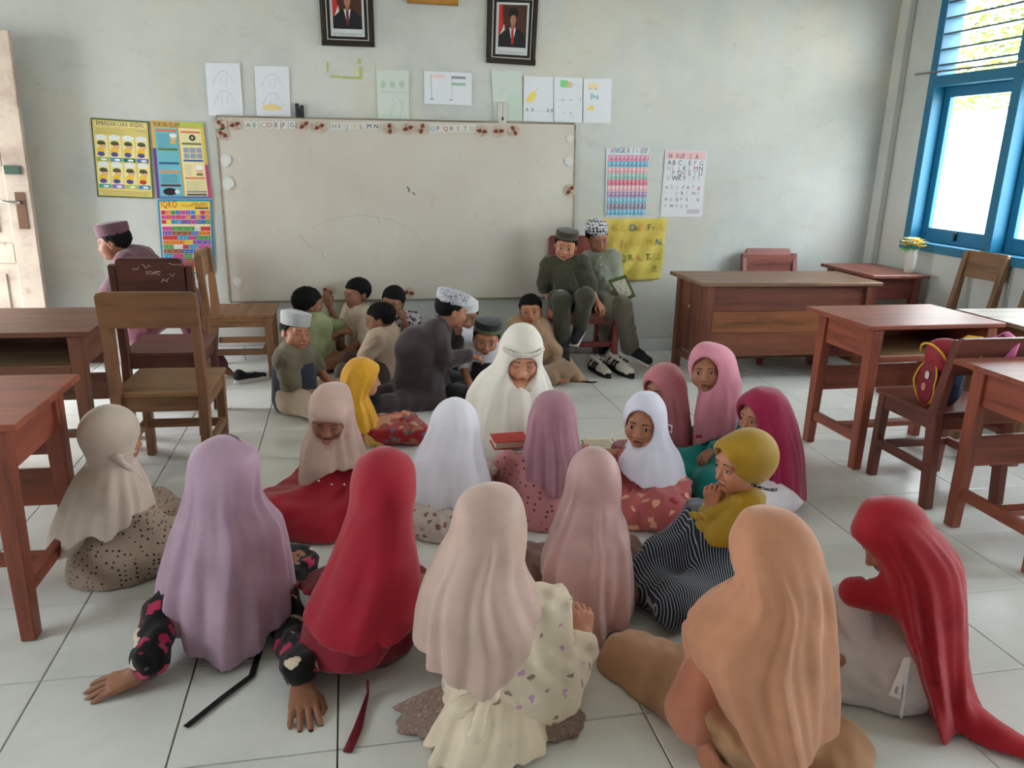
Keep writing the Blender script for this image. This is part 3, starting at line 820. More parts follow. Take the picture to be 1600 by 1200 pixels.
# ================================================================== people
def Rz(a): c, s = math.cos(a), math.sin(a); return np.array(((c, -s, 0), (s, c, 0), (0, 0, 1.0)))
def Rx(a): c, s = math.cos(a), math.sin(a); return np.array(((1.0, 0, 0), (0, c, -s), (0, s, c)))
def Ry(a): c, s = math.cos(a), math.sin(a); return np.array(((c, 0, s), (0, 1.0, 0), (-s, 0, c)))
class Person:
    """offsets are metres from the point on the floor; local frame of the pose: x right, y forward, z up"""
    def __init__(s, name, label, base, facing, pose='cross', scale=1.0, head=None, turn=0, nod=0, tilt=0, skin_c=(150, 100, 76), hs=.93, eyes='open', smile=0.0, res=None, pos=None, hsx=1.0, hsz=1.0, **over):
        s.g = np.array(pos, float) if pos is not None else np.array(floor_at(*base)); s.label = label; s.name = name
        s.a = s.g[:2] / np.linalg.norm(s.g[:2]); s.away = np.array((s.a[0], s.a[1], 0)); s.right = np.array((s.a[1], -s.a[0], 0)); s.up = np.array((0, 0, 1.0))
        s.R = Rz(math.radians(facing)); s.s = scale; s.skin_c = skin_c; s.facing = facing
        J = {k: np.array(v, float) * scale for k, v in POSES[pose].items()}
        s.J = {k: s.R @ v for k, v in J.items()}
        if head is not None:
            s.J['head'] = s.pt(*head)
            hv = s.J['head'] - J_rot(s.R, J['head']); 
            for k, f in (('neck', .85), ('chest', .45), ('shl', .55), ('shr', .55)): s.J[k] = s.J[k] + hv * f
        for k, v in over.items():
            if k in s.J: s.J[k] = s.pt(*v[1:]) if v[0] == 'px' else (np.array(floor_at(*v[1:])) - s.g) if v[0] == 'fl' else s.R @ (np.array(v, float) * scale)
        s.HR = Rz(math.radians(facing + turn)) @ Rx(math.radians(-nod)) @ Ry(math.radians(tilt)); s.hs = hs; s.eyes = eyes; s.smile = smile
        s.hsx, s.hsz = hsx, hsz
        s.hres = res or .0038; s.hands = []; s.sides = set(); s.todo = []; s.vraw = None; s.clear = False
    def pt(s, px, py, dy=0.0):
        """pixel -> offset, on the upright plane through the person at distance dy behind (+) or before (-) it"""
        v = np.array(ray(px, py)); g = s.g + s.away * dy; t = (s.a @ g[:2]) / (s.a @ v[:2])
        return np.array((v[0] * t, v[1] * t, CAM_H + v[2] * t)) - s.g
    def hl(s, p): return s.J['head'] + s.HR @ (np.array(p, float) * s.hs * np.array((s.hsx, 1, s.hsz)))
    def body_prims(s):
        J, k = s.J, s.s; pr = []
        pr.append(('c', J['pelvis'], J['chest'], .092 * k, .092 * k, 0))
        pr.append(('c', J['shl'], J['shr'], .045 * k, .045 * k, .06))
        pr.append(('c', J['chest'], J['neck'], .06 * k, .038 * k, .04)); pr.append(('c', J['neck'], s.hl((0, -.02, -.05)), .036 * k, .034 * k, .02))
        for q in 'lr':
            pr.append(('c', J['sh' + q], J['el' + q], .037 * k, .030 * k, .03)); pr.append(('c', J['el' + q], J['wr' + q], .030 * k, .021 * k, .015))
            pr.append(('c', J['hip' + q], J['kn' + q], .068 * k, .048 * k, .03)); pr.append(('c', J['kn' + q], J['an' + q], .046 * k, .030 * k, .02))
            pr.append(('c', J['an' + q], J['to' + q], .030 * k, .020 * k, .02))
        return pr
    def hand(s, side, back=(0, 0, 1), direction=None, curl=.3, size=None, spread=.2, res=.0034):
        w = s.J['wr' + side]; e = s.J['el' + side]
        d = np.array(direction, float) if direction is not None else (w - e)
        th = -1 if side == 'r' else 1
        s.sides.add(side); s.hands.append(hand_mesh(w + d / np.linalg.norm(d) * .012, d, back, (size or .92) * s.s, curl, th, spread, res)); return s
    def build(s, bres=.014):
        for q in 'lr':
            if q not in s.sides: s.hand(q, back=(0, 0, 1) if abs((s.J['wr' + q] - s.J['el' + q])[2]) < .12 else s.R @ np.array((0, 1, .3)), curl=.5, res=.0048)
        V0, F0 = None, None
        pr = s.body_prims(); lo, hi = prim_bounds(pr)
        V, F = nets(lambda P: s.under(d_prims(P, pr), P, .016), lo, hi, bres)
        V[:, 2] = np.maximum(V[:, 2], .004)
        Vs = [V]; Fs = [F]; M = [np.zeros(len(F), int)]; o = len(V)
        hv, hf, hm = head_template(s.hres, s.eyes, s.smile)
        hv = (hv * s.hs * np.array((s.hsx, 1, s.hsz))) @ s.HR.T + s.J['head']
        Vs.append(hv); Fs.append(hf + o); M.append(hm); o += len(hv)
        for v, f in s.hands: v = v.copy(); v[:, 2] = np.maximum(v[:, 2], .002); Vs.append(v); Fs.append(f + o); M.append(np.zeros(len(f), int)); o += len(v)
        me = mesh_data('person', np.concatenate(Vs), np.concatenate(Fs), [skin(s.skin_c), SCL, IRI, LSH, lips(s.skin_c)], np.concatenate(M), True)
        s.o = add_obj('person', me, None, tuple(s.g)); tag(s.o, s.label, 'person'); return s.o
    def under(s, d, P, gap):
        """whatever is worn under the veil stays inside it down to its hem"""
        if s.vraw is None: return d
        dv, hz = s.vraw(P, True)
        d = smax(d, np.minimum(P[:, 2] - hz - f32(.012), dv + f32(gap)), f32(.008))
        if s.clear: d = smax(d, -d_ell(((P - s.J['head'].astype(f32)) @ s.HR.astype(f32)) / f32(s.hs), (0, .03, -.025), (.082, .135, .142)) * f32(s.hs), f32(.006))
        return d
    def finish(s):
        out = [s.part(*t) for t in s.todo]; s.todo = []; return out[0]
    def part(s, name, fn, lo, hi, h, m, floorclip=True, parent=None):
        g = (lambda P: np.maximum(fn(P), f32(.003) - P[:, 2])) if floorclip else fn
        V, F = nets(g, lo, hi, h)
        return add_obj(name, mesh_data(name, V, F, m, smooth=True), parent or s.o)
    def cloth(s, name, prims, m, h=.010, amp=.003, sc=38, seed=0, cuts=(), parent=None, free=(), tuck=False):
        """garment from primitives, creased; cuts: (point, normal) keeps the side the normal points away from"""
        lo, hi = prim_bounds(list(prims) + list(free))
        def fn(P):
            d = d_prims(P, prims)
            if tuck: s.clear = True; d = s.under(d, P, .008); s.clear = False
            if free: d = smin(d, d_prims(P, free), f32(.02))
            if amp: d = d + wrinkle(P, amp, sc, seed)
            for c in cuts:
                p, n = np.asarray(c[0], f32), np.asarray(c[1], float); n = (n / np.linalg.norm(n)).astype(f32); d = smax(d, (P - p) @ n, f32(.006))
            return d
        return s.part(name, fn, lo, hi, h, m, parent=parent)
    # -------------------------------------------------------------- garments
    def torso_prims(s, g=.014, sleeve=1.0, sl_r=(.052, .046), long=False, hip=True):
        J, k = s.J, s.s; pr = [('c', J['pelvis'], J['chest'], (.098 + g) * k, (.092 + g) * k, 0), ('c', J['shl'], J['shr'], .044 * k + g, .044 * k + g, .06), ('c', J['chest'], J['neck'], .07 * k, .046 * k, .05)]
        for q in 'lr':
            a, b = J['sh' + q], J['el' + q]
            pr.append(('c', a, a + (b - a) * sleeve, sl_r[0] * k, sl_r[1] * k, .03))
            if long: c = J['wr' + q]; pr.append(('c', b, b + (c - b) * .93, sl_r[1] * k, sl_r[1] * k * .80, .015))
        return pr
    def leg_prims(s, r=(.082, .062, .048), full=True, k0=.03):
        J, k = s.J, s.s; pr = []
        for q in 'lr':
            pr.append(('c', J['hip' + q], J['kn' + q], r[0] * k, r[1] * k, k0)); b = J['kn' + q] + (J['an' + q] - J['kn' + q]) * (.94 if full else .35)
            pr.append(('c', J['kn' + q], b, r[1] * k, r[2] * k, .02))
        return pr
    def collar(s, m, r=.050, t=.0125):
        c = s.J['neck'] * .55 + s.hl((0, -.03, -.10)) * .45; n = s.hl((0, 0, -.05)) - s.J['chest']; n /= np.linalg.norm(n)
        x = np.cross((0, 0, 1.0), n); x = s.right if np.linalg.norm(x) < .05 else x / np.linalg.norm(x); y = np.cross(n, x); f = s.R @ np.array((0, 1.0, 0))
        pts = []
        for j in range(17):
            a = 2 * math.pi * j / 16; d = math.cos(a) * x + math.sin(a) * y; pts.append(c + d * r * s.s * 1.06 - n * .018 * (d @ f) - n * .004)
        V, F = tube_mesh(pts, t * s.s, 8, False); o = add_obj('collar', mesh_data('collar', V, F, m, smooth=True), s.o)
        return o
    def shoe(s, q, m, sole):
        a, t = s.J['an' + q], s.J['to' + q]; d = t - a; d[2] *= 1.0; L = np.linalg.norm(d); d /= L
        up = np.array((0, 0, 1.0)) if abs(d[2]) < .8 else s.R @ np.array((0, 1.0, 0)); up = up - d * (up @ d); up /= np.linalg.norm(up)
        k = s.s
        pr = [('c', a - d * .015 - up * .012, t + d * .01 - up * .012, .038 * k, .031 * k, 0), ('c', a - up * .005, a + up * .035, .039 * k, .040 * k, .015), ('c', a + d * .03, a + d * L * .6, .036 * k, .032 * k, .02)]
        o = s.cloth('shoe', pr, m, .007, .0)
        w = np.cross(d, up); V, F = chamfer_box((.034 * k, L / 2 + .042 * k, .009), .006)
        V = (a + t) / 2 - up * (.038 * k) + V[:, :1] * w + V[:, 1:2] * d + V[:, 2:] * up
        V[:, 2] = np.maximum(V[:, 2], .003)
        add_obj('sole', mesh_data('sole', V, F, sole), o); return o
    def hair(s, c=(22, 19, 18), thick=.009, fringe=.0, res=.0042, seed=1, top=None):
        pr = [('e', (0, -.014, .026), (.074 + thick, .091 + thick, .079 + thick), None, 0)]
        ys = [-.11, -.085, -.05, -.012, .012, .035, .06, .095]; zs = [-.060, -.055, -.042, -.018, .000, .034 - fringe, .044 - fringe, .046 - fringe]
        def fn(P):
            Q = P @ np.asarray(s.HR, f32) if False else P
            d = d_prims(Q, pr) + wrinkle(Q, .0030, 170, seed) + wrinkle(Q, .0034, 520, seed + 3)
            if top is not None: d = smax(d, Q[:, 2] - f32(top), f32(.006))
            zl = np.interp(Q[:, 1], ys, zs).astype(f32)
            return smax(d, zl - Q[:, 2] + wrinkle(Q, .005, 300, seed + 5), f32(.006))
        V, F = nets(fn, (-.09, -.115, -.07), (.09, .10, .12), res)
        V = (V * s.hs * np.array((s.hsx, 1, s.hsz))) @ s.HR.T + s.J['head']
        return add_obj('hair', mesh_data('hair', V, F, plain('black_hair', (14, 12, 12), .65, bump=.5, bscale=400, spec=.15), smooth=True), s.o)
    def cap(s, m, h=.075, z0=.046, tip=0.0, flare=1.03, dome=.008, band=None, back=-.01, name='cap'):
        """round flat-topped prayer cap sitting on the hair"""
        n = 32; prof = [(0.96, -.002), (1.0, 0.0), (flare, h * .5), (flare, h - .006), (flare * .965, h), (.5, h + dome), (.02, h + dome * 1.3)]
        V = []; 
        for r, z in prof:
            for j in range(n): a = 2 * math.pi * j / n; V.append((.0825 * r * math.cos(a), back + .0985 * r * math.sin(a), z0 + z + tip * math.sin(a)))
        F = [(i * n + j, i * n + (j + 1) % n, (i + 1) * n + (j + 1) % n, (i + 1) * n + j) for i in range(len(prof) - 1) for j in range(n)]
        F.append(tuple(range((len(prof) - 1) * n, len(prof) * n)))
        T = lambda W: (np.array(W) * s.hs * np.array((s.hsx, 1, s.hsz))) @ s.HR.T + s.J['head']
        o = add_obj(name, mesh_data(name, T(V), F, m, smooth=False), s.o)
        if band:
            for bz, bh, bm in band:
                W = [];
                for z in (bz, bz + bh):
                    for j in range(n): a = 2 * math.pi * j / n; rr = 1.0 + (flare - 1) * min(1, z / (h * .5)) + .012; W.append((.0825 * rr * math.cos(a), back + .0985 * rr * math.sin(a), z0 + z + tip * math.sin(a)))
                add_obj('band', mesh_data('band', T(W), [(j, (j + 1) % n, n + (j + 1) % n, n + j) for j in range(n)], bm, smooth=True), o)
        return o
    # -------------------------------------------------------------- veil
    def veil(s, rows, m, hem=(.1, .1, .1, .1), folds=12, amp=.012, seed=0, h=.008, face=None, hood=(.086, .104, .108), hoodc=(0, -.008, .012), extra=(), depth=1.0, brim=0.0, ftop=None, scallop=0, tie=None, name='veil', waves=0.0):
        """rows: (y px, left px, right px, dy, half depth) read off upright planes through the person; hem: height at right, far, left, near"""
        rg = np.random.default_rng(seed); L = []
        for r in rows:
            y, xl, xr = r[:3]; dy = r[3] if len(r) > 3 else 0.0
            a, b = s.pt(xl, y, dy), s.pt(xr, y, dy); w = (b - a) @ s.right / 2; hd = r[4] if len(r) > 4 and r[4] else max(.06, w * .9)
            L.append(((a[2] + b[2]) / 2, (a + b) @ s.right / 2, dy, w, hd * depth))
        L.sort(); L = np.array(L); zt, zb = L[-1, 0], min(min(hem), L[0, 0])
        zz = np.linspace(min(zb, L[0, 0]) - .03, zt + .03, 160); T = [np.interp(zz, L[:, 0], L[:, i]) for i in range(1, 5)]
        ker = np.exp(-np.linspace(-2, 2, 13) ** 2); ker /= ker.sum()
        T = [np.convolve(np.pad(t, 6, 'edge'), ker, 'valid').astype(f32) for t in T]
        # fold relief as a table over angle and height
        nt, nz = 240, 80; th = np.linspace(-math.pi, math.pi, nt); zf = np.linspace(zz[0], zz[-1], nz); D = np.zeros((nt, nz)); zt0 = (ftop if ftop is not None else zt - .06) + .05
        g = np.clip((zt0 - zf) / max(.05, zt0 - zb), 0, 1) ** .6
        for k in range(folds):
            c0 = -math.pi + 2 * math.pi * (k + rg.uniform(-.4, .4)) / folds; dr = rg.uniform(-.35, .35); wd_ = rg.uniform(.30, .8) * math.pi / folds; A = amp * rg.uniform(.5, 1.7); st = rg.uniform(-.05, .30)
            gg = np.clip((g - st) / (1 - st), 0, 1)
            dth = (th[:, None] - (c0 + dr * g[None, :] + .03 * np.sin(zf * 14 + k)[None, :]) + math.pi) % (2 * math.pi) - math.pi
            ww = wd_ * (.55 + .75 * gg[None, :])
            D += A * gg[None, :] * (np.exp(-(np.abs(dth) / ww) ** 1.15) - .55 * np.exp(-((np.abs(dth) - ww * 1.9) / (ww * .8)) ** 2))
        for k in range(3):
            D += amp * .45 * g[None, :] * np.sin((k + 2) * th[:, None] + rg.uniform(0, 6.28) + 3 * zf[None, :])
        hx = np.array(hem, f32); hc = s.J['head'].astype(f32); HR = s.HR.astype(f32); hs = f32(s.hs)
        ext = list(extra); right, away = s.right.astype(f32), s.away.astype(f32)
        zz32 = zz.astype(f32)
        def fn(P, raw=False):
            z = P[:, 2]; u = P @ right; v = P @ away
            cx, cy, w, hd = (np.interp(z, zz32, t).astype(f32) for t in T)
            a = (u - cx) / w; b = (v - cy) / hd; rho = np.sqrt(a * a + b * b); t = np.arctan2(b, a)
            ti = np.clip(((t + math.pi) / (2 * math.pi) * (nt - 1)), 0, nt - 1.001); zi = np.clip((z - zf[0]) / (zf[-1] - zf[0]) * (nz - 1), 0, nz - 1.001)
            i0 = ti.astype(np.int32); j0 = zi.astype(np.int32); ft = ti - i0; fz = zi - j0
            disp = (D[i0, j0] * (1 - ft) + D[i0 + 1, j0] * ft) * (1 - fz) + (D[i0, j0 + 1] * (1 - ft) + D[i0 + 1, j0 + 1] * ft) * fz
            d = (rho - 1) * np.minimum(w, hd) - disp.astype(f32) + wrinkle(P * np.array((1, 1, .3), f32), .0022, 55, seed + 40)
            d = smax(d, z - f32(zt), f32(.03))
            if ext: d = smin(d, d_prims(P, ext), f32(.03))
            if tie is not None:
                pass
            ct, stn = np.cos(t), np.sin(t)
            wt = [np.maximum(ct, 0) ** 2, np.maximum(stn, 0) ** 2, np.maximum(-ct, 0) ** 2, np.maximum(-stn, 0) ** 2]
            hz = sum(x * y for x, y in zip(wt, hx)) - f32(.2) * disp.astype(f32)
            if scallop: hz = hz + f32(.006) * np.abs(np.sin(t * scallop))
            if waves: hz = hz + f32(waves) * np.sin(t * 5 + seed)
            if raw: return d, hz
            d = smax(d, hz - z, f32(.005))
            if hood is None: return d
            q = ((P - hc) @ HR) / hs
            hd_ = d_ell(q, hoodc, hood)
            if brim: hd_ = smin(hd_, d_ell(q, (0, .055, .058), (.062, .045, .030)), f32(.03))
            d = smin(d, hd_ * hs, f32(.035))
            if face:
                fw, fh, fz0 = face
                op = (np.sqrt((q[:, 0] / fw) ** 2 + ((q[:, 2] - fz0) / fh) ** 2) - 1) * min(fw, fh); op = np.maximum(np.maximum(op, f32(.012) - q[:, 1]), q[:, 1] - f32(.135))
                d = smax(d, -op * hs, f32(.006))
            return d
        w = L[:, 3].max() + .03; lo = np.array([1e9] * 3); hi = -lo
        for zc, cx, cy, ww, hd in L:
            c = s.right * cx + s.away * cy; rr = max(ww, hd) + amp; lo = np.minimum(lo, c + (-rr, -rr, zc)); hi = np.maximum(hi, c + (rr, rr, zc))
        lo = np.minimum(lo, s.J['head'] - .12); hi = np.maximum(hi, s.J['head'] + .125)
        if ext: a, b = prim_bounds(ext); lo = np.minimum(lo, a); hi = np.maximum(hi, b)
        lo[2] = max(zb - .01, .0)
        if name == 'veil': s.vraw = fn
        s.todo.append((name, fn, lo, hi, h, m)); return s
def J_rot(R, v): return R @ v
POSES = {
 'cross': dict(pelvis=(0, 0, .10), chest=(0, .03, .34), neck=(0, .045, .43), head=(0, .07, .545), shl=(-.115, .03, .385), shr=(.115, .03, .385), ell=(-.165, .06, .22), elr=(.165, .06, .22), wrl=(-.11, .19, .13), wrr=(.11, .19, .13),
               hipl=(-.07, .02, .085), hipr=(.07, .02, .085), knl=(-.19, .21, .085), knr=(.19, .21, .085), anl=(.06, .24, .05), anr=(-.06, .27, .05), tol=(.15, .22, .035), tor=(-.15, .25, .035)),
 'kneel': dict(pelvis=(0, -.02, .17), chest=(0, .03, .40), neck=(0, .045, .49), head=(0, .07, .605), shl=(-.115, .03, .445), shr=(.115, .03, .445), ell=(-.155, .07, .28), elr=(.155, .07, .28), wrl=(-.07, .20, .21), wrr=(.07, .20, .21),
               hipl=(-.07, 0, .15), hipr=(.07, 0, .15), knl=(-.10, .30, .07), knr=(.10, .30, .07), anl=(-.07, -.08, .045), anr=(.07, -.08, .045), tol=(-.06, -.18, .03), tor=(.06, -.18, .03)),
 'kneelup': dict(pelvis=(0, 0, .36), chest=(0, .12, .56), neck=(0, .17, .63), head=(0, .22, .73), shl=(-.12, .14, .59), shr=(.12, .14, .59), ell=(-.14, .28, .47), elr=(.14, .28, .47), wrl=(-.08, .40, .42), wrr=(.08, .40, .42),
               hipl=(-.07, 0, .34), hipr=(.07, 0, .34), knl=(-.09, .06, .06), knr=(.09, .06, .06), anl=(-.08, -.28, .05), anr=(.08, -.28, .05), tol=(-.08, -.38, .03), tor=(.08, -.38, .03)),
 'kneeup': dict(pelvis=(0, 0, .10), chest=(0, .05, .34), neck=(0, .07, .43), head=(0, .10, .545), shl=(-.115, .05, .385), shr=(.115, .05, .385), ell=(-.16, .14, .25), elr=(.16, .14, .25), wrl=(-.08, .26, .28), wrr=(.08, .26, .28),
               hipl=(-.07, .02, .085), hipr=(.07, .02, .085), knl=(-.12, .24, .30), knr=(.12, .24, .30), anl=(-.10, .34, .05), anr=(.10, .34, .05), tol=(-.11, .44, .03), tor=(.11, .44, .03)),
 'chair': dict(pelvis=(0, 0, .50), chest=(0, .02, .74), neck=(0, .03, .83), head=(0, .05, .945), shl=(-.125, .02, .785), shr=(.125, .02, .785), ell=(-.17, .05, .61), elr=(.17, .05, .61), wrl=(-.10, .20, .52), wrr=(.10, .20, .52),
               hipl=(-.07, .02, .48), hipr=(.07, .02, .48), knl=(-.10, .33, .47), knr=(.10, .33, .47), anl=(-.10, .35, .09), anr=(.10, .35, .09), tol=(-.11, .46, .04), tor=(.11, .46, .04)),
 'stoop': dict(pelvis=(0, -.10, .50), chest=(0, .16, .70), neck=(0, .24, .76), head=(0, .32, .84), shl=(-.11, .18, .73), shr=(.11, .18, .73), ell=(-.15, .22, .55), elr=(.15, .22, .55), wrl=(-.12, .30, .42), wrr=(.12, .30, .42),
               hipl=(-.07, -.08, .47), hipr=(.07, -.08, .47), knl=(-.08, .12, .30), knr=(.08, -.16, .27), anl=(-.08, .02, .07), anr=(.08, -.36, .10), tol=(-.08, .12, .03), tor=(.08, -.30, .03)),
}
# ================================================================== the girls and the teacher
def dress(p, m, amp=.004, h=.010, sc=34, seed=0, long=True, g=.018, skirt=(.085, .07, .055), sl=(.055, .048), extra=(), name='dress', cuts=(), free=()):
    return p.cloth(name, p.torso_prims(g, 1.0, sl, long) + p.leg_prims(skirt, True, .07) + list(extra), m, h, amp, sc, seed, cuts, free=free, tuck=True)
if True:
    # lilac veil, near left
    p = Person('p', 'girl in a long lilac veil and black floral dress, both hands on the floor', (352, 985), -8, 'cross', 1.02, head=(348, 738, .03), turn=-22, nod=12, skin_c=(136, 92, 70), eyes='open', res=.006, wrl=('fl', 226, 1052, .045), wrr=('fl', 470, 1062, .05), ell=('px', 252, 950, -.02), elr=('px', 452, 975, -.04), knl=(-.16, .25, .085), knr=(.16, .25, .085))
    p.hand('l', direction=(-1, -.10, -.22), back=(-.2, -.15, 1), curl=.12, size=1.2); p.hand('r', direction=(.12, -1, -.30), back=(.1, -.3, 1), curl=.12, size=1.2)
    p.veil([(700, 305, 400, .03, .10), (720, 297, 405, .02, .105), (748, 292, 407, .01, .11), (770, 288, 405, 0, .115), (790, 284, 415, 0, .12), (820, 272, 438, 0, .15), (860, 260, 446, 0, .17), (900, 251, 451, -.01, .185), (940, 247, 455, -.02, .19), (990, 246, 456, -.02, .20), (1040, 246, 456, -.02, .20)],
           fabric('lilac_jersey', (174, 142, 163), .62), hem=(.10, .12, .10, .012), folds=13, amp=.015, seed=3, h=.0075, scallop=26, ftop=.50)
    p.build()
    v = p.finish()
    BF = printed('black_floral_cotton', (20, 18, 20), (176, 40, 80), 19, .42, (214, 190, 168))
    dress(p, BF, free=[('c', p.J['elr'], p.J['wrr'] + (0, 0, .035), .052, .046, .02), ('c', p.J['ell'], p.J['wrl'] + (0.02, 0, .05), .048, .050, .02)], amp=.006, sc=60)
    for k in (0, 1, 2):
        pts = [p.hl((.0885 * math.sqrt(1 - ((.024 + .018 * k) / .104) ** 2) * math.sin(t), .016 + .018 * k, .012 + .1105 * math.sqrt(1 - ((.024 + .018 * k) / .104) ** 2) * math.cos(t))) for t in np.linspace(-.7, 1.5, 20)]
        V, F = tube_mesh(pts, .0022, 5); add_obj('piping', mesh_data('piping', V, F, plain('dark_lilac_piping', (128, 88, 120), .7), smooth=True), v)
    V, F = tube_mesh([p.pt(408, 1046, -.15) , p.pt(395, 1075, -.26), p.pt(350, 1104, -.33), p.pt(290, 1138, -.42)], .009, 8, True, (1, .35)); V = np.array(V); V[:, 2] = np.maximum(V[:, 2] * 0 + .006 + (V[:, 2] - V[:, 2].min()) * .02, .004)
    add_obj('ribbon', mesh_data('ribbon', V, F, plain('black_ribbon', (18, 17, 18), .8), smooth=True), p.o)

    # crimson veil
    p = Person('p', 'girl in a layered crimson veil and dark red dress, seen from behind', (568, 1025), -12, 'cross', 1.03, head=(600, 758, .06), turn=-10, nod=20, res=.006, knl=(-.09, .25, .085), knr=(.09, .25, .085))
    CR = fabric('crimson_crepe', (164, 20, 44), .75)
    p.veil([(722, 560, 643, .06, .10), (745, 553, 648, .05, .11), (775, 549, 648, .04, .115), (800, 542, 645, .03, .12), (830, 532, 648, .02, .14), (860, 519, 654, .01, .16), (900, 500, 659, 0, .18), (940, 477, 655, -.01, .19), (1000, 470, 654, -.02, .19)],
           CR, hem=(.20, .20, .17, .135), folds=7, amp=.008, seed=8, h=.0075, ftop=.46)
    p.veil([(860, 530, 648, .02, .14), (940, 480, 648, -.01, .175), (1000, 468, 640, -.02, .19), (1060, 468, 636, -.02, .19)], fabric('deep_crimson_crepe', (132, 16, 36), .75), hem=(.24, .2, .05, .085), folds=6, amp=.008, seed=9, h=.009, name='under_veil', ftop=.3)
    p.build(.018)
    v = p.finish()
    dress(p, fabric('dark_red_satin', (112, 18, 34), .5, .1), g=.02, skirt=(.085, .07, .06), amp=.006, sc=44)
    a, b, c = (floor_at(575, 1090), floor_at(560, 1140), floor_at(543, 1178)); off = lambda q, z: (q.x - p.g[0], q.y - p.g[1], z)
    V, F = tube_mesh([off(a, .05), off(a, .012), off(b, .008), off(c, .006)], .012, 8, True, (1, .3)); add_obj('ribbon', mesh_data('ribbon', V, F, fabric('dark_red_satin', (112, 18, 34), .5), smooth=True), p.o)

    # rose-beige veil, front centre
    p = Person('p', 'girl in a rose-beige veil and cream flowered dress, nearest the camera at centre', (790, 1125), -14, 'cross', 1.08, head=(768, 822, .08), turn=-8, nod=18, skin_c=(176, 122, 98), res=.006, elr=('px', 862, 1075, .02), wrr=('px', 912, 1004, .14), knl=(-.11, .25, .085), knr=(.11, .25, .085))
    p.hand('r', direction=(.1, .5, .8), back=(.3, -.9, .2), curl=.9, size=1.0)
    p.veil([(775, 722, 808, .08, .10), (795, 711, 814, .07, .112), (825, 703, 820, .06, .118), (850, 692, 820, .05, .12), (875, 678, 816, .03, .13), (900, 665, 822, .02, .15), (930, 656, 838, 0, .17), (955, 651, 856, 0, .18), (1000, 650, 860, -.01, .185), (1045, 651, 860, -.01, .185)],
           fabric('rose_beige_satin', (196, 166, 154), .5, .3), hem=(.35, .30, .25, .225), folds=11, amp=.014, seed=21, h=.0072, ftop=.50)
    p.build(.016)
    v = p.finish()
    CF = printed('cream_flowered_cotton', (238, 222, 200), (150, 132, 120), 25, .24, (206, 160, 190))
    w = p.J['wrr']; e = p.J['elr']
    dress(p, CF, g=.012, skirt=(.085, .07, .06), sl=(.055, .055), free=[('c', p.J['shr'] * .4 + e * .6, e, .055, .062, .03), ('c', e, e + (w - e) * .5, .062, .05, .02), ('e', e + (w - e) * .62, (.046, .046, .05), None, .008), ('e', e + (w - e) * .86, (.042, .042, .045), None, .006)], h=.008, amp=.008, sc=48)
    TB = printed('brown_tulle', (146, 120, 110), (122, 98, 88), 110, .4, (172, 150, 138))
    p.veil([(1085, 690, 845, .0, .11), (1120, 628, 892, -.01, .125), (1155, 590, 915, -.02, .14), (1190, 562, 930, -.03, .15), (1230, 552, 940, -.04, .16)], TB, hem=(.006, .02, .006, .006), folds=15, amp=.020, seed=15, h=.008, ftop=.22, hood=None, name='petticoat')
    p.finish()
    CC = fabric('cream_cotton', (232, 214, 190), .8)
    p.veil([(1062, 712, 832, -.02, .125), (1085, 700, 838, -.03, .135), (1120, 680, 848, -.05, .16), (1160, 655, 858, -.07, .18), (1200, 632, 868, -.09, .20), (1260, 610, 885, -.11, .22)], CC, hem=(.01, .02, .01, .01), folds=17, amp=.016, seed=5, h=.0075, ftop=.24, hood=None, name='skirt')
    p.finish()
    bow = [('c', p.pt(765, 1072, -.15), p.pt(715, 1108, -.20), .016, .022, 0), ('c', p.pt(765, 1072, -.15), p.pt(742, 1150, -.25), .012, .018, .01), ('c', p.pt(760, 1070, -.15), p.pt(768, 1085, -.17), .022, .020, .01)]
    p.cloth('bow', bow, CC, .006, .003, 90, 2)

    # dusty pink satin veil
    p = Person('p', 'girl in a long dusty pink satin veil, between the cream dress and the striped dress', (930, 955), 4, 'cross', .98, head=(928, 752, .05), nod=26, skin_c=(150, 100, 80), res=.006)
    p.veil([(722, 903, 953, .07, .06), (740, 892, 964, .06, .09), (765, 884, 973, .05, .105), (795, 874, 974, .03, .12), (815, 866, 978, .02, .13), (830, 860, 988, 0, .14), (870, 846, 993, -.02, .16), (910, 844, 993, -.03, .165), (960, 852, 993, -.04, .165), (1010, 872, 992, -.05, .16)],
           fabric('dusty_pink_satin', (192, 152, 150), .42, .3), hem=(.07, .15, .14, .015), folds=12, amp=.018, seed=33, h=.0072, ftop=.44)
    p.build(.018)
    v = p.finish()
    dress(p, fabric('brown_crepe', (118, 84, 74), .8), g=.02, amp=.006, sc=60)

    # peach veil, right front
    p = Person('p', 'girl in a large peach veil and tan dress, one knee drawn up', (1200, 1150), 34, 'cross', 1.08, head=(1213, 868, .04), turn=10, nod=22, skin_c=(170, 112, 88), res=.006, ell=('px', 1078, 1108, -.14), wrl=('px', 1094, 1152, -.17), knl=('px', 988, 1042, .14), anl=('px', 1060, 1185, .05), tol=('px', 1010, 1200, .05), anr=(.08, .18, .06), tor=(.02, .20, .06))
    p.hand('l', direction=(.3, -.4, -.8), back=(-.8, -.5, .1), curl=.8)
    PE = fabric('peach_crepe', (196, 136, 104), .68)
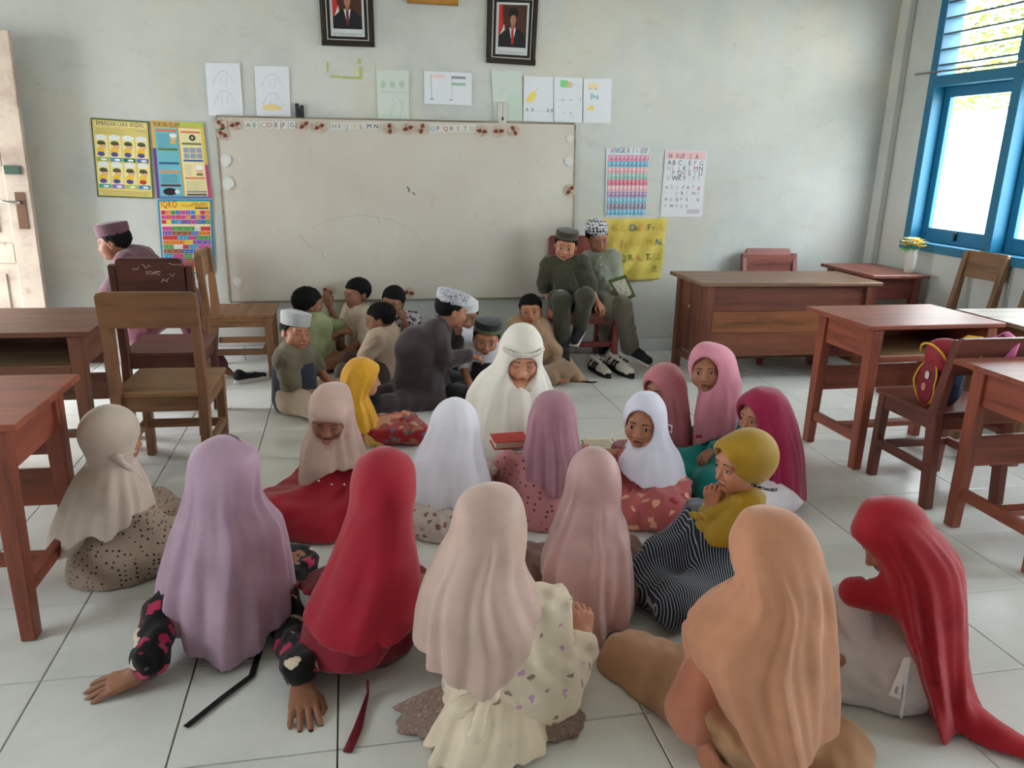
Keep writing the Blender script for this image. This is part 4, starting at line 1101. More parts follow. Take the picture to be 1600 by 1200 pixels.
    p.veil([(800, 1160, 1238, .06, .06), (815, 1153, 1252, .05, .09), (840, 1145, 1270, .04, .11), (865, 1142, 1282, .03, .12), (890, 1144, 1292, .02, .125), (910, 1152, 1296, .01, .125), (935, 1134, 1299, 0, .14), (960, 1098, 1302, -.01, .17), (985, 1070, 1306, -.02, .185), (1020, 1076, 1309, -.02, .19), (1060, 1094, 1311, -.02, .19), (1100, 1112, 1311, -.02, .18), (1150, 1140, 1308, -.02, .17), (1190, 1160, 1300, -.02, .16)],
           PE, hem=(.08, .12, .24, .04), folds=12, amp=.016, seed=41, h=.0072, ftop=.50, face=(.050, .074, -.016), brim=1)
    p.build(.016)
    v = p.finish()
    TN = fabric('tan_linen', (176, 132, 98), .85)
    dress(p, TN, amp=.006, sc=44, g=.03, skirt=(.12, .088, .085), sl=(.05, .05), h=.010, free=[('c', p.J['hipl'], p.J['knl'], .10, .088, .03), ('c', p.J['knl'], p.J['anl'], .085, .08, .03), ('c', p.J['knl'], p.pt(1100, 1190, -.05), .085, .10, .03), ('c', p.J['knl'], p.pt(1150, 1200, 0), .08, .11, .04), ('e', p.pt(1290, 1160, .02) * (1, 1, .3), (.12, .12, .06), None, .03)], long=False)
    p.cloth('sleeve', [('c', p.pt(1125, 1000, -.03), p.J['ell'], .060, .062, 0), ('c', p.J['ell'], p.J['ell'] + (p.J['wrl'] - p.J['ell']) * .5, .055, .05, .02)], fabric('peach_sleeve', (188, 118, 94), .7), .009, .004)

    # scarlet veil, far right
    p = Person('p', 'girl in a scarlet veil trailing on the floor and a white dress, at the right', (1395, 1068), 70, 'cross', 1.0, head=(1395, 838, 0), turn=14, nod=34, skin_c=(150, 104, 84), res=.006, knr=('px', 1330, 1040, -.08), knl=('px', 1345, 1010, .15))
    SC = fabric('scarlet_crepe', (164, 20, 36), .7)
    tail = [('c', p.pt(1480, 1080, 0), p.pt(1500, 1140, 0) * (1, 1, .3), .055, .05, 0)]
    f1, f2, f3 = [np.array(floor_at(*q)) - p.g for q in ((1500, 1135), (1560, 1165), (1640, 1195))]
    tail += [('c', f1 + (0, 0, .03), f2 + (0, 0, .015), .055, .040, .03), ('c', f2 + (0, 0, .012), f3 + (0, 0, .01), .040, .03, .02)]
    p.veil([(785, 1347, 1395, 0, .04), (800, 1343, 1430, 0, .08), (820, 1340, 1468, 0, .10), (840, 1342, 1490, 0, .11), (860, 1346, 1505, 0, .115), (875, 1360, 1510, 0, .12), (900, 1368, 1514, 0, .125), (940, 1384, 1516, 0, .14), (980, 1404, 1514, -.02, .15), (1020, 1418, 1515, -.03, .15), (1060, 1428, 1517, -.03, .145), (1110, 1438, 1524, -.03, .13), (1160, 1446, 1532, -.03, .12)],
           SC, hem=(.006, .02, .02, .01), folds=11, amp=.015, seed=51, h=.0072, ftop=.5, face=(.050, .072, -.016), brim=1, extra=[('c', p.pt(1400, 930, -.05), p.pt(1335, 925, -.07), .06, .042, 0)] + tail)
    p.build(.016)
    v = p.finish()
    GW = fabric('greyish_white_cotton', (206, 198, 200), .8)
    dress(p, GW, g=.03, skirt=(.11, .10, .085), sl=(.062, .06), amp=.006, sc=42, seed=9, free=p.leg_prims((.11, .10, .085)) + [('c', p.pt(1365, 985, .02), p.pt(1378, 1085, .0), .10, .13, .05), ('c', p.pt(1325, 935, -.05), p.pt(1345, 990, -.08), .045, .05, .02)])
    wb = [('c', p.pt(1415, 1030, -.175), p.pt(1392, 1085, -.20), .005, .005, 0), ('c', p.pt(1415, 1030, -.175), p.pt(1404, 1090, -.205), .005, .005, .004), ('c', p.pt(1420, 1030, -.175), p.pt(1408, 1120, -.20), .006, .004, .004), ('c', p.pt(1392, 1085, -.20), p.pt(1404, 1090, -.205), .005, .005, .004)]
    p.cloth('bow', wb, plain('white_ribbon', (226, 220, 222), .6), .004, 0)

    # pleated mauve scarf
    p = Person('p', 'girl in a pleated mauve scarf and pink dotted dress, facing the teacher', (852, 803), 2, 'cross', .96, head=(866, 652, .02), nod=14, res=.006)
    p.veil([(620, 842, 886, .02, .07), (632, 834, 893, .01, .095), (650, 827, 898, 0, .105), (675, 824, 903, -.01, .11), (700, 820, 907, -.02, .125), (730, 818, 909, -.03, .14), (765, 818, 909, -.04, .15)],
           fabric('pleated_mauve_voile', (164, 116, 130), .7), hem=(.26, .24, .25, .15), folds=22, amp=.007, seed=61, h=.0068, ftop=.48, waves=.014)
    p.build(.018)
    v = p.finish()
    PD = printed('pink_dotted_cotton', (206, 138, 142), (120, 56, 66), 44, .24)
    dress(p, PD, g=.02, h=.009, free=[('c', p.pt(815, 735, .06), p.pt(785, 752, .12), .042, .038, 0)], extra=[('c', p.pt(840, 720, 0), p.pt(790, 752, .12), .05, .042, .02), ('c', p.pt(850, 760, -.05), p.pt(852, 800, -.06), .12, .13, .05)])
    a, b, c = (floor_at(800, 842), floor_at(822, 858), floor_at(838, 852)); off = lambda q, z: (q.x - p.g[0], q.y - p.g[1], z)
    V, F = tube_mesh([off(floor_at(822, 836), .02), off(a, .01), off(b, .008), off(c, .008)], .011, 8, True, (1, .35)); add_obj('ribbon', mesh_data('ribbon', V, F, fabric('pink_ribbon', (196, 128, 136), .7), smooth=True), p.o)

    # white veil from behind
    p = Person('p', 'girl in a white veil with lace seam and flowered skirt, back to the camera', (702, 812), -4, 'cross', .96, head=(711, 664, .02), nod=10, res=.006)
    WV = fabric('white_cotton_veil', (226, 222, 232), .75, var=.05)
    p.veil([(635, 688, 733, .02, .07), (648, 679, 742, .01, .095), (665, 674, 749, 0, .108), (690, 664, 750, -.01, .115), (710, 652, 754, -.02, .13), (730, 646, 761, -.02, .145), (755, 646, 768, -.03, .155), (780, 646, 768, -.03, .155)],
           WV, hem=(.20, .17, .13, .115), folds=11, amp=.013, seed=71, h=.0072, ftop=.47, scallop=24)
    p.build(.018)
    v = p.finish()
    dress(p, printed('pale_flowered_cotton', (214, 200, 192), (150, 104, 90), 30, .3, (172, 150, 132)), g=.02, amp=.007, sc=70, extra=[('c', p.pt(690, 790, -.05), p.pt(690, 815, -.08), .12, .14, .05)])
    pts = [p.hl((.092 * math.sin(t), -.012 - .110 * math.cos(t), .012 + .012 * math.cos(2 * t))) for t in np.linspace(-1.5, 1.5, 24)]
    V, F = tube_mesh(pts, .004, 6); add_obj('lace_seam', mesh_data('lace_seam', V, F, plain('white_lace', (236, 234, 238), .8), smooth=True), v)

    # beige tied veil, far left
    p = Person('p', 'girl in a beige veil knotted behind the neck and brown dotted dress, at the left', (192, 885), -52, 'cross', .98, head=(176, 684, 0), turn=0, nod=8, res=.006, elr=('px', 225, 850, -.05), wrr=('px', 258, 834, .0), wrl=('px', 262, 815, .12))
    BG = fabric('beige_crepe', (196, 178, 164), .75)
    p.veil([(700, 135, 212, 0, .075), (720, 134, 212, 0, .08), (740, 118, 220, -.01, .11), (760, 108, 226, -.01, .13), (790, 94, 232, -.02, .15), (820, 84, 236, -.02, .16), (860, 78, 238, -.02, .16)],
           BG, hem=(.225, .22, .10, .205), folds=10, amp=.014, seed=81, h=.0075, ftop=.36, hood=(.088, .106, .104), hoodc=(0, -.012, .02), waves=.012, face=(.052, .07, -.02))
    p.hand('r', direction=(.9, .2, -.1), back=(0, -.3, .9), curl=.6); p.hand('l', direction=(.9, 0, -.1), back=(0, 0, 1), curl=.6); p.build(.016)
    v = p.finish()
    DD = printed('brown_dotted_cotton', (168, 146, 130), (48, 40, 40), 60, .25)
    dress(p, DD, g=.026, skirt=(.105, .09, .075), sl=(.06, .05), h=.009, free=[('c', p.pt(215, 825, -.06), p.J['elr'], .055, .055, 0), ('c', p.J['elr'], p.J['wrr'], .052, .042, .02)], extra=[('c', p.pt(185, 840, 0), p.pt(180, 885, -.02), .13, .15, .05)])
    k = p.pt(182, 715, -.085)
    p.cloth('knot', [('e', k, (.016, .012, .013), None, 0), ('c', k, p.pt(216, 748, -.04), .009, .017, .008), ('c', k, p.pt(140, 712, -.05), .007, .006, .008), ('c', k, p.pt(212, 705, -.04), .007, .006, .008)], BG, .005, .002, 80)

    # beige-pink veil with lowered face and red dress
    p = Person('p', 'girl in a beige-pink veil looking down, wearing a red dress with small beads', (512, 795), 172, 'cross', .98, head=(514, 645, -.05), turn=2, nod=28, tilt=-6, skin_c=(142, 96, 78), eyes='down', res=.0034, wrr=('px', 492, 806, -.16), elr=('px', 478, 770, -.10))
    p.veil([(600, 502, 545, .0, .06), (615, 492, 549, -.01, .09), (635, 486, 552, -.01, .095), (655, 485, 555, .0, .085), (675, 478, 560, -.01, .085), (695, 468, 567, -.03, .11), (715, 465, 573, -.06, .14), (745, 464, 575, -.08, .15), (780, 464, 575, -.08, .15)],
           fabric('beige_pink_jersey', (192, 160, 148), .6), hem=(.235, .2, .13, .24), folds=10, amp=.011, seed=91, h=.0065, ftop=.42, face=(.060, .064, -.020), brim=1)
    p.hand('r', direction=(-.6, -.6, -.4), back=(-.2, -.4, .9), curl=.25); p.build(.016)
    v = p.finish()
    RD = fabric('bright_red_satin', (168, 24, 44), .5)
    d = dress(p, RD, g=.024, skirt=(.10, .09, .075), sl=(.06, .055), amp=.006, seed=5, extra=[('c', p.pt(500, 760, -.1), p.pt(495, 820, -.16), .10, .13, .05)])
    for q in ((498, 751), (518, 757), (538, 757), (519, 783)):
        V, F = lathe_mesh([(.001, -.004), (.004, -.002), (.004, .002), (.001, .004)], 8, p.pt(*q, -.235)); add_obj('bead', mesh_data('bead', V, F, plain('pearl', (230, 220, 214), .25), smooth=True), d)

    # golden veil
    p = Person('p', 'girl in a golden yellow veil with embroidered hem, seen in profile', (588, 690), -82, 'cross', .86, head=(566, 590, 0), turn=-4, nod=4, skin_c=(176, 124, 98), hs=.86, eyes='open', res=.0036, knl=(-.12, .22, .07), knr=(.12, .22, .07))
    p.veil([(565, 550, 575, 0, .06), (580, 535, 590, 0, .085), (600, 530, 582, 0, .095), (620, 534, 575, 0, .09), (640, 540, 584, 0, .10), (660, 540, 590, 0, .115), (680, 540, 596, 0, .12), (705, 540, 600, 0, .125)],
           fabric('golden_jersey', (222, 162, 42), .65), hem=(.09, .10, .10, .085), folds=10, amp=.009, seed=101, h=.0065, ftop=.40, face=(.058, .082, -.014), brim=1)
    p.build(.016)
    v = p.finish()
    RB = printed('red_brown_batik', (160, 36, 48), (150, 104, 76), 26, .46, (92, 100, 120))
    dress(p, RB, g=.012, skirt=(.07, .06, .05), extra=[('c', p.pt(605, 692, 0), p.pt(632, 694, .05), .05, .042, .03)])
    p.cloth('embroidery', [('c', p.pt(578, 690, -.115), p.pt(596, 695, -.09), .02, .018, 0), ('c', p.pt(572, 682, -.12), p.pt(578, 690, -.115), .015, .02, .01)], printed('embroidered_flowers', (214, 176, 90), (120, 110, 112), 60, .4, (150, 104, 70)), .007, .002, 120)

    # white veil, facing the camera
    p = Person('p', 'girl in a white veil and pink flowered dress, her face turned to the camera', (1022, 788), 128, 'cross', .96, head=(1006, 656, -.02), turn=18, nod=6, tilt=-4, skin_c=(158, 108, 84), eyes='open', hs=.97, res=.0030, wrr=('px', 972, 708, .0), elr=('px', 1002, 728, -.05))
    p.veil([(618, 995, 1027, 0, .06), (632, 983, 1036, -.01, .09), (655, 978, 1041, -.01, .10), (675, 981, 1046, -.01, .105), (690, 984, 1053, -.02, .11), (702, 976, 1062, -.03, .125), (718, 966, 1068, -.04, .14), (735, 961, 1071, -.05, .15), (755, 962, 1074, -.06, .155), (775, 964, 1074, -.06, .155)],
           fabric('white_jersey', (214, 212, 226), .65, var=.05), hem=(.16, .17, .20, .155), folds=9, amp=.009, seed=111, h=.0062, ftop=.36, face=(.062, .086, -.012), brim=0, hood=(.088, .104, .108))
    p.hand('r', direction=(-1, .2, -.05), back=(0, -.2, 1), curl=.35, size=1.0); p.build(.014)
    v = p.finish()
    PF = printed('pink_flowered_satin', (184, 92, 94), (222, 164, 136), 17, .34, (150, 46, 58), rough=.55)
    dress(p, PF, g=.022, skirt=(.10, .085, .07), amp=.006, seed=6, extra=[('c', p.pt(1020, 760, -.05), p.pt(1022, 800, -.1), .11, .13, .05)], free=[('c', p.J['elr'], p.J['elr'] + (p.J['wrr'] - p.J['elr']) * .6, .05, .045, .02)])
    V, F = tube_mesh([p.pt(1041, 662, .03), p.pt(1050, 666, .03), p.pt(1049, 676, .03), p.pt(1041, 672, .03)], .003, 6); add_obj('tie_string', mesh_data('tie_string', V, F, plain('white_ribbon', (226, 220, 222), .6), smooth=True), p.o)

    # dusty rose veil behind her
    p = Person('p', 'girl in a dusty rose veil, half hidden behind the white-veiled girl', (1052, 730), 112, 'cross', .96, head=(1038, 604, 0), turn=6, nod=12, skin_c=(140, 94, 74), res=.005, knl=(-.14, .20, .085), knr=(.14, .20, .085))
    p.veil([(574, 1022, 1056, 0, .06), (588, 1008, 1068, 0, .09), (605, 1005, 1074, 0, .10), (625, 1010, 1076, 0, .105), (650, 1016, 1078, 0, .115), (680, 1006, 1081, 0, .135), (720, 1000, 1083, 0, .145)],
           fabric('dusty_rose_jersey', (182, 110, 118), .65), hem=(.06, .1, .1, .1), folds=11, amp=.010, seed=121, h=.007, ftop=.38, face=(.058, .082, -.014), brim=1)
    p.build(.018); dress(p, fabric('rose_cotton', (150, 84, 92), .7), h=.012)
    v = p.finish()

    # pink veil, teal dress
    p = Person('p', 'girl in a pink veil and teal dress, tallest of the girls at the right', (1112, 742), 136, 'kneel', 1.0, head=(1104, 574, -.02), turn=14, nod=2, tilt=4, skin_c=(152, 104, 80), eyes='open', res=.0032, elr=('px', 1140, 690, -.02), wrr=('px', 1105, 715, -.05))
    p.veil([(540, 1093, 1138, 0, .06), (553, 1084, 1149, 0, .09), (575, 1080, 1155, 0, .10), (595, 1084, 1160, 0, .105), (610, 1092, 1159, 0, .11), (630, 1088, 1157, -.01, .12), (650, 1084, 1154, -.02, .125), (680, 1083, 1148, -.03, .125), (720, 1082, 1140, -.03, .12)],
           fabric('pink_jersey', (214, 138, 156), .65), hem=(.28, .27, .13, .22), folds=9, amp=.010, seed=131, h=.0065, ftop=.46, face=(.061, .086, -.012), brim=1)
    p.build(.014)
    v = p.finish()
    dress(p, fabric('teal_cotton', (22, 138, 136), .7), g=.02, skirt=(.09, .085, .08), sl=(.056, .05), free=[('c', p.pt(1135, 655, 0), p.J['elr'], .06, .055, 0), ('c', p.J['elr'], p.J['wrr'], .05, .042, .02)], extra=[('c', p.pt(1100, 730, -.05), p.pt(1090, 760, -.12), .09, .09, .05)])
    box('brand_tag', plain('red_tag_thread', (170, 50, 70), .7), tuple(p.pt(1092, 682, -.165)), (.03, .004, .014), p.o)

    # maroon veil
    p = Person('p', 'girl in a maroon veil with a long back panel, in profile at the right', (1212, 792), 100, 'cross', .96, head=(1188, 648, 0), turn=8, nod=6, skin_c=(158, 106, 84), eyes='open', res=.0036, knl=(-.15, .22, .085), knr=(.15, .22, .085))
    p.veil([(610, 1178, 1222, 0, .06), (622, 1160, 1233, 0, .085), (640, 1152, 1241, 0, .10), (660, 1158, 1247, 0, .105), (685, 1178, 1252, 0, .105), (705, 1182, 1255, 0, .11), (730, 1184, 1257, 0, .12), (770, 1184, 1259, 0, .13), (810, 1186, 1262, 0, .13)],
           fabric('maroon_jersey', (150, 24, 66), .65), hem=(.04, .05, .16, .145), folds=11, amp=.011, seed=141, h=.0065, ftop=.42, face=(.060, .084, -.012), brim=1)
    p.build(.016); dress(p, fabric('white_blouse', (222, 212, 220), .75), g=.006, skirt=(.07, .06, .05), sl=(.042, .038))
    v = p.finish()

    # mustard veil, striped dress
    p = Person('p', 'girl in a mustard veil and navy striped dress, hand at her chin', (1105, 925), 92, 'cross', .98, head=(1160, 722, .02), turn=6, nod=6, skin_c=(164, 110, 84), eyes='open', res=.0032, wrl=('px', 1112, 800, .0), ell=('px', 1078, 868, .05), elr=('px', 1040, 880, -.05), wrr=('px', 1020, 905, .1), knr=('px', 1035, 870, -.05), anr=('px', 1050, 950, 0))
    MU = fabric('mustard_jersey', (166, 128, 26), .6)
    p.veil([(765, 1142, 1200, .02, .06), (778, 1140, 1196, .02, .065), (795, 1102, 1192, .01, .10), (815, 1078, 1182, 0, .13), (835, 1072, 1172, 0, .14), (870, 1072, 1172, 0, .14)],
           MU, hem=(.22, .26, .29, .235), folds=9, amp=.010, seed=151, h=.0062, ftop=.34, face=(.056, .084, -.014), brim=1, hood=(.092, .116, .106), hoodc=(0, -.02, .014))
    p.hand('l', direction=(-.05, .1, 1), back=(-.6, -.75, 0), curl=.9, size=.95); p.build(.015)
    v = p.finish()
    NS = printed('navy_striped_cotton', (34, 42, 58), (168, 176, 186), stripe=(38, 2.0))
    dress(p, NS, g=.02, skirt=(.085, .075, .07), sl=(.056, .05), h=.009, amp=.006, seed=8, free=[('c', p.J['ell'], p.J['wrl'] - (0, 0, .03), .052, .045, .02), ('c', p.pt(1100, 880, 0), p.pt(1095, 925, -.02), .11, .12, .05)])
    pts = [p.hl((.090 * math.sin(t), -.045 + .075 * math.cos(t), -.078 + .03 * math.cos(t))) for t in np.linspace(-2.3, -.7, 14)]
    V, F = tube_mesh(pts, .005, 6); add_obj('beaded_cord', mesh_data('beaded_cord', V, F, printed('black_white_cord', (30, 30, 34), (210, 208, 200), 160, .3), smooth=True), p.o)
    p.cloth('fabric_flower', [('e', p.pt(1090, 806, -.11), (.018, .012, .014), None, 0), ('e', p.pt(1083, 804, -.11), (.012, .010, .012), None, .004), ('e', p.pt(1098, 808, -.11), (.012, .010, .012), None, .004)], MU, .004, .003, 160)

    # the teacher
    p = Person('p', 'woman teacher in a white prayer veil with lace brow band, reading among the children', (796, 728), 176, 'cross', 1.16, head=(815, 552, -.06), turn=-2, nod=24, tilt=0, skin_c=(190, 138, 112), hs=1.05, eyes='down', res=.0030, hsz=1.08, wrr=('px', 775, 722, -.08), elr=('px', 752, 672, -.02))
    IV = fabric('ivory_voile', (226, 220, 210), .75, var=.05)
    p.veil([(510, 800, 832, 0, .07), (525, 788, 841, -.01, .10), (550, 780, 844, -.02, .11), (570, 768, 847, -.02, .115), (590, 744, 856, -.02, .13), (610, 730, 864, -.03, .15), (640, 722, 868, -.05, .165), (680, 722, 870, -.07, .17)],
           IV, hem=(.20, .2, .20, .185), folds=14, amp=.014, seed=161, h=.0068, ftop=.56, face=(.060, .080, -.032), hood=(.092, .108, .116), hoodc=(0, -.008, .016))
    p.hand('r', direction=(.45, -.3, -.6), back=(-.5, -.7, .4), curl=.5, size=1.1); p.build(.016)
    v = p.finish()
    dress(p, fabric('pale_grey_robe', (192, 188, 184), .8), g=.03, skirt=(.11, .10, .08), sl=(.06, .05))
    p.cloth('sleeve', [('c', p.J['elr'] + (0, 0, .06), p.J['wrr'] + (p.J['elr'] - p.J['wrr']) * .3, .06, .05, 0)], IV, .008, .003)
    pts = [p.hl((.096 * math.sin(t), -.004 + .112 * math.cos(t), .052 + .012 * math.cos(t))) for t in np.linspace(-1.1, 1.1, 20)]
    V, F = tube_mesh(pts, .011, 8, True, (.35, 1)); add_obj('lace_band', mesh_data('lace_band', V, F, printed('lace_trim', (222, 216, 206), (150, 142, 132), 150, .3), smooth=True), v)
# ================================================================== the boys
def boy(p, shirt, trousers, sleeve=.85, long=False, collar=True, shoes=None, hairc=(22, 19, 18), hair=True, bres=.013, sl=(.054, .050), h=.009, g=.014, seed=1, trim=None, full=True, legr=(.080, .062, .052), amp=.0045, capped=None):
    p.build(bres)
    sh = p.cloth('shirt', p.torso_prims(g, sleeve if not long else 1.0, sl, long) + [neckline(p)], shirt, h, amp, 62, seed)
    p.cloth('trousers', p.leg_prims(legr, full) + [('c', p.J['hipl'], p.J['hipr'], .095 * p.s, .095 * p.s, .03)], trousers, h, amp, 40, seed + 7)
    if collar: p.collar(trim or shirt)
    if hair: p.hair(hairc, seed=seed, top=capped)
    if shoes:
        for q in 'lr': p.shoe(q, *shoes)
    return sh
def neckline(p):
    n = p.J['head'] - p.J['neck']; n = n / np.linalg.norm(n); return ('c', p.J['neck'] + n * .012 * p.s, p.J['head'], .040 * p.s, .060 * p.s, -.006)
def buttons(p, pts, m=None):
    for (px, py, dy) in pts:
        c = p.pt(px, py, dy); V, F = lathe_mesh([(.0055, -.002), (.006, 0), (.0055, .002)], 10)
        V = [c + p.right * x + np.array((0, 0, 1)) * y + p.away * z for x, y, z in V]
        add_obj('button', mesh_data('button', V, F, m or plain('pale_button', (210, 204, 196), .4), smooth=True), p.o)
BLK = plain('black_canvas', (26, 26, 30), .8); WSO = plain('white_rubber', (206, 204, 198), .6)
if True:
    p = Person('p', 'smiling boy in a pale grey cap and olive shirt, seated left of the golden veil', (462, 640), -112, 'cross', .98, head=(462, 519, 0), turn=-34, nod=-4, tilt=-10, skin_c=(150, 98, 74), smile=1.0, eyes='narrow', res=.0036, wrr=('px', 484, 612, -.08), elr=('px', 455, 600, -.1))
    p.hand('r', direction=(.9, -.2, -.2), back=(0, -.4, 1), curl=.5)
    boy(p, fabric('olive_twill', (104, 96, 78), .8), fabric('beige_shorts', (176, 156, 134), .8), hair=True, sleeve=.95, sl=(.062, .062), capped=.075, seed=2)
    p.cap(fabric('pale_grey_felt', (168, 168, 170), .8), h=.076, z0=.044, tip=-.006, flare=1.04)
    p.cloth('vest', [('c', p.J['pelvis'] + (0, 0, -.02), p.J['pelvis'] + (0, 0, .13), .128, .122, 0)], fabric('navy_denim', (36, 44, 60), .8), .009, .003)

    p = Person('p', 'boy in a light green shirt with tousled hair, turned to his neighbour', (502, 580), -58, 'cross', 1.0, head=(482, 474, 0), turn=-6, nod=0, skin_c=(122, 82, 62), res=.0042, wrr=('px', 528, 521, -.05), elr=('px', 505, 535, -.08), wrl=('px', 516, 482, .12), ell=('px', 530, 510, .14))
    p.hand('r', direction=(.7, .1, .2), back=(0, -.5, .8), curl=.7); p.hand('l', direction=(-.35, 0, 1), back=(-.3, -.9, 0), curl=.3)
    boy(p, fabric('light_green_cotton', (150, 160, 118), .8), fabric('black_trousers', (30, 28, 30), .8), seed=3, sleeve=1.0, sl=(.06, .058)); bpy.data.objects.remove(p.o.children[-1]); p.hair(thick=.016, fringe=.01, seed=9)
    p = Person('p', 'boy in a cream shirt seen in left profile under the whiteboard', (566, 568), 118, 'cross', 1.0, head=(558, 458, 0), turn=4, nod=4, skin_c=(138, 94, 72), res=.0042)
    p.hand('l', curl=.6)
    boy(p, fabric('cream_cotton_shirt', (198, 180, 164), .8), fabric('brown_trousers', (98, 70, 56), .8), seed=4, sleeve=1.0, sl=(.06, .056)); buttons(p, [(551, 503, -.12), (549, 512, -.125)])
    p = Person('p', 'boy in a beige shirt with his back to the camera, before the hand-on-mouth boy', (602, 596), 62, 'cross', .94, head=(594, 498, 0), turn=16, nod=10, skin_c=(126, 84, 64), res=.0042)
    boy(p, fabric('beige_cotton_shirt', (182, 158, 138), .8), fabric('dark_brown_trousers', (74, 58, 48), .8), seed=5, sleeve=1.0, sl=(.06, .056), shoes=(BLK, WSO))
    p = Person('p', 'boy in a dark speckled shirt holding a hand to his mouth', (624, 574), 166, 'cross', .98, head=(614, 471, 0), turn=-6, nod=8, tilt=-8, skin_c=(128, 86, 66), res=.0038, wrl=('px', 632, 502, -.12), ell=('px', 642, 528, -.08))
    p.hand('l', direction=(-.35, -.1, 1), back=(.3, -.9, .1), curl=.9, size=.85)
    boy(p, printed('speckled_cotton', (196, 190, 196), (58, 46, 56), 42, .5, (100, 84, 90)), fabric('dark_brown_trousers', (74, 58, 48), .8), seed=6, sleeve=.8)

    p = Person('p', 'boy kneeling in a dark brown tunic and mottled grey cap, leaning over his friends', (652, 632), -72, 'kneelup', 1.0, head=(706, 484, 0), turn=-4, nod=12, tilt=0, skin_c=(142, 96, 74), res=.0036, wrr=('px', 731, 556, -.06), elr=('px', 698, 562, -.10), shr=('px', 680, 516, -.06), shl=('px', 690, 514, .10), chest=('px', 672, 540, 0), wrl=('px', 716, 530, .10), ell=('px', 700, 560, .14))
    p.hand('r', direction=(1, .1, -.2), back=(0, -.3, 1), curl=.5); p.hand('l', direction=(-.1, 0, 1), back=(.3, -.8, 0), curl=.8)
    p.build(.013)
    DT = fabric('dark_brown_drill', (58, 46, 48), .7)
    p.cloth('tunic', p.torso_prims(.018, 1.0, (.058, .054), True) + [('c', p.pt(650, 560, 0), p.pt(648, 628, 0), .115, .135, .06), ('c', p.pt(665, 560, 0), p.pt(690, 630, .05), .09, .10, .05)] + p.leg_prims((.09, .08, .06)) + [neckline(p)], DT, .009, .005, 36, 3)
    p.collar(DT); p.hair(seed=4, top=.075)
    for q in 'lr': p.shoe(q, BLK, WSO)
    p.cap(printed('mottled_grey_cap', (176, 178, 186), (112, 112, 122), 70, .42, (206, 206, 212)), h=.078, z0=.040, tip=-.004, flare=1.05)

    p = Person('p', 'boy in a white crocheted cap and white shirt, behind the tunic boy', (728, 592), 164, 'cross', .96, head=(729, 492, 0), turn=16, nod=8, skin_c=(130, 88, 68), res=.0042)
    p.hand('r', curl=.6)
    boy(p, fabric('white_school_shirt', (208, 206, 216), .75), fabric('black_trousers', (30, 28, 30), .8), capped=.075, seed=8)
    p.cap(printed('white_crochet', (220, 220, 222), (190, 190, 196), 120, .3), h=.056, z0=.040, flare=.99, dome=.026)
    p = Person('p', 'small boy in a black cap with green band and dark vest, beside the teacher', (764, 622), 168, 'cross', .94, head=(760, 528, -.03), turn=4, nod=8, tilt=-6, skin_c=(150, 100, 78), hs=.97, res=.0034)
    boy(p, fabric('white_school_shirt', (208, 206, 216), .75), fabric('black_trousers', (30, 28, 30), .8), capped=.075, seed=9)
    p.cloth('vest', [('c', p.J['pelvis'], p.J['chest'], .125, .112, 0)], fabric('black_vest', (34, 32, 38), .8), .009, .003, cuts=[(p.J['chest'] + (0, 0, -.01), (0, 0, 1))])
    p.cap(fabric('black_velvet', (34, 36, 38), .85), h=.066, z0=.048, flare=1.03, band=[(.012, .014, printed('green_gold_band', (84, 106, 66), (150, 140, 90), 90, .35)), (.002, .006, plain('gold_piping', (120, 112, 80), .6))])
    p = Person('p', 'bareheaded boy in a tan shirt looking at the camera behind the teacher', (842, 585), 172, 'cross', 1.04, head=(829, 484, 0), turn=-6, nod=-2, tilt=4, skin_c=(172, 118, 90), res=.0034, ell=('px', 872, 556, -.06), wrl=('px', 912, 606, -.14), shl=('px', 848, 520, 0), knl=(-.13, .22, .085), knr=(.13, .22, .085))
    boy(p, fabric('tan_cotton', (178, 146, 118), .8), fabric('tan_trousers', (150, 122, 100), .8), seed=10, long=True, sl=(.058, .058), trim=plain('dark_collar', (60, 62, 74), .8))

    # two boys on the red chair
    p = Person('p', 'boy in a dark olive uniform and cap sitting on the dark red chair', None, 168, 'chair', .98, pos=(1.50, 5.22, 0.0), head=(884, 383, 0), turn=-6, nod=8, tilt=-6, skin_c=(160, 110, 84), res=.0036,
               shr=('px', 858, 414, .02), shl=('px', 908, 412, 0), neck=('px', 884, 407, .01), chest=('px', 883, 428, .01), wrl=('px', 932, 470, -.10), ell=('px', 922, 450, -.02), wrr=('px', 862, 478, .0), elr=('px', 852, 448, .02), knr=('px', 878, 470, -.30), anr=('px', 878, 540, -.28), tor=('px', 884, 560, -.38), knl=('px', 915, 463, -.32), anl=('px', 906, 512, -.22), tol=('px', 898, 528, -.30))
    p.hand('l', direction=(.35, -.5, -.6), back=(.2, -.7, .7), curl=.4); p.hand('r', direction=(0, -.1, -1), back=(-.7, -.7, 0), curl=.6)
    OL = fabric('dark_olive_drill', (58, 56, 40), .8)
    boy(p, OL, OL, capped=.075, seed=11, sleeve=.92, sl=(.066, .066), shoes=(BLK, WSO))
    p.cap(OL, h=.056, z0=.054, flare=1.01, band=[(.010, .004, plain('olive_piping', (110, 104, 80), .7))])
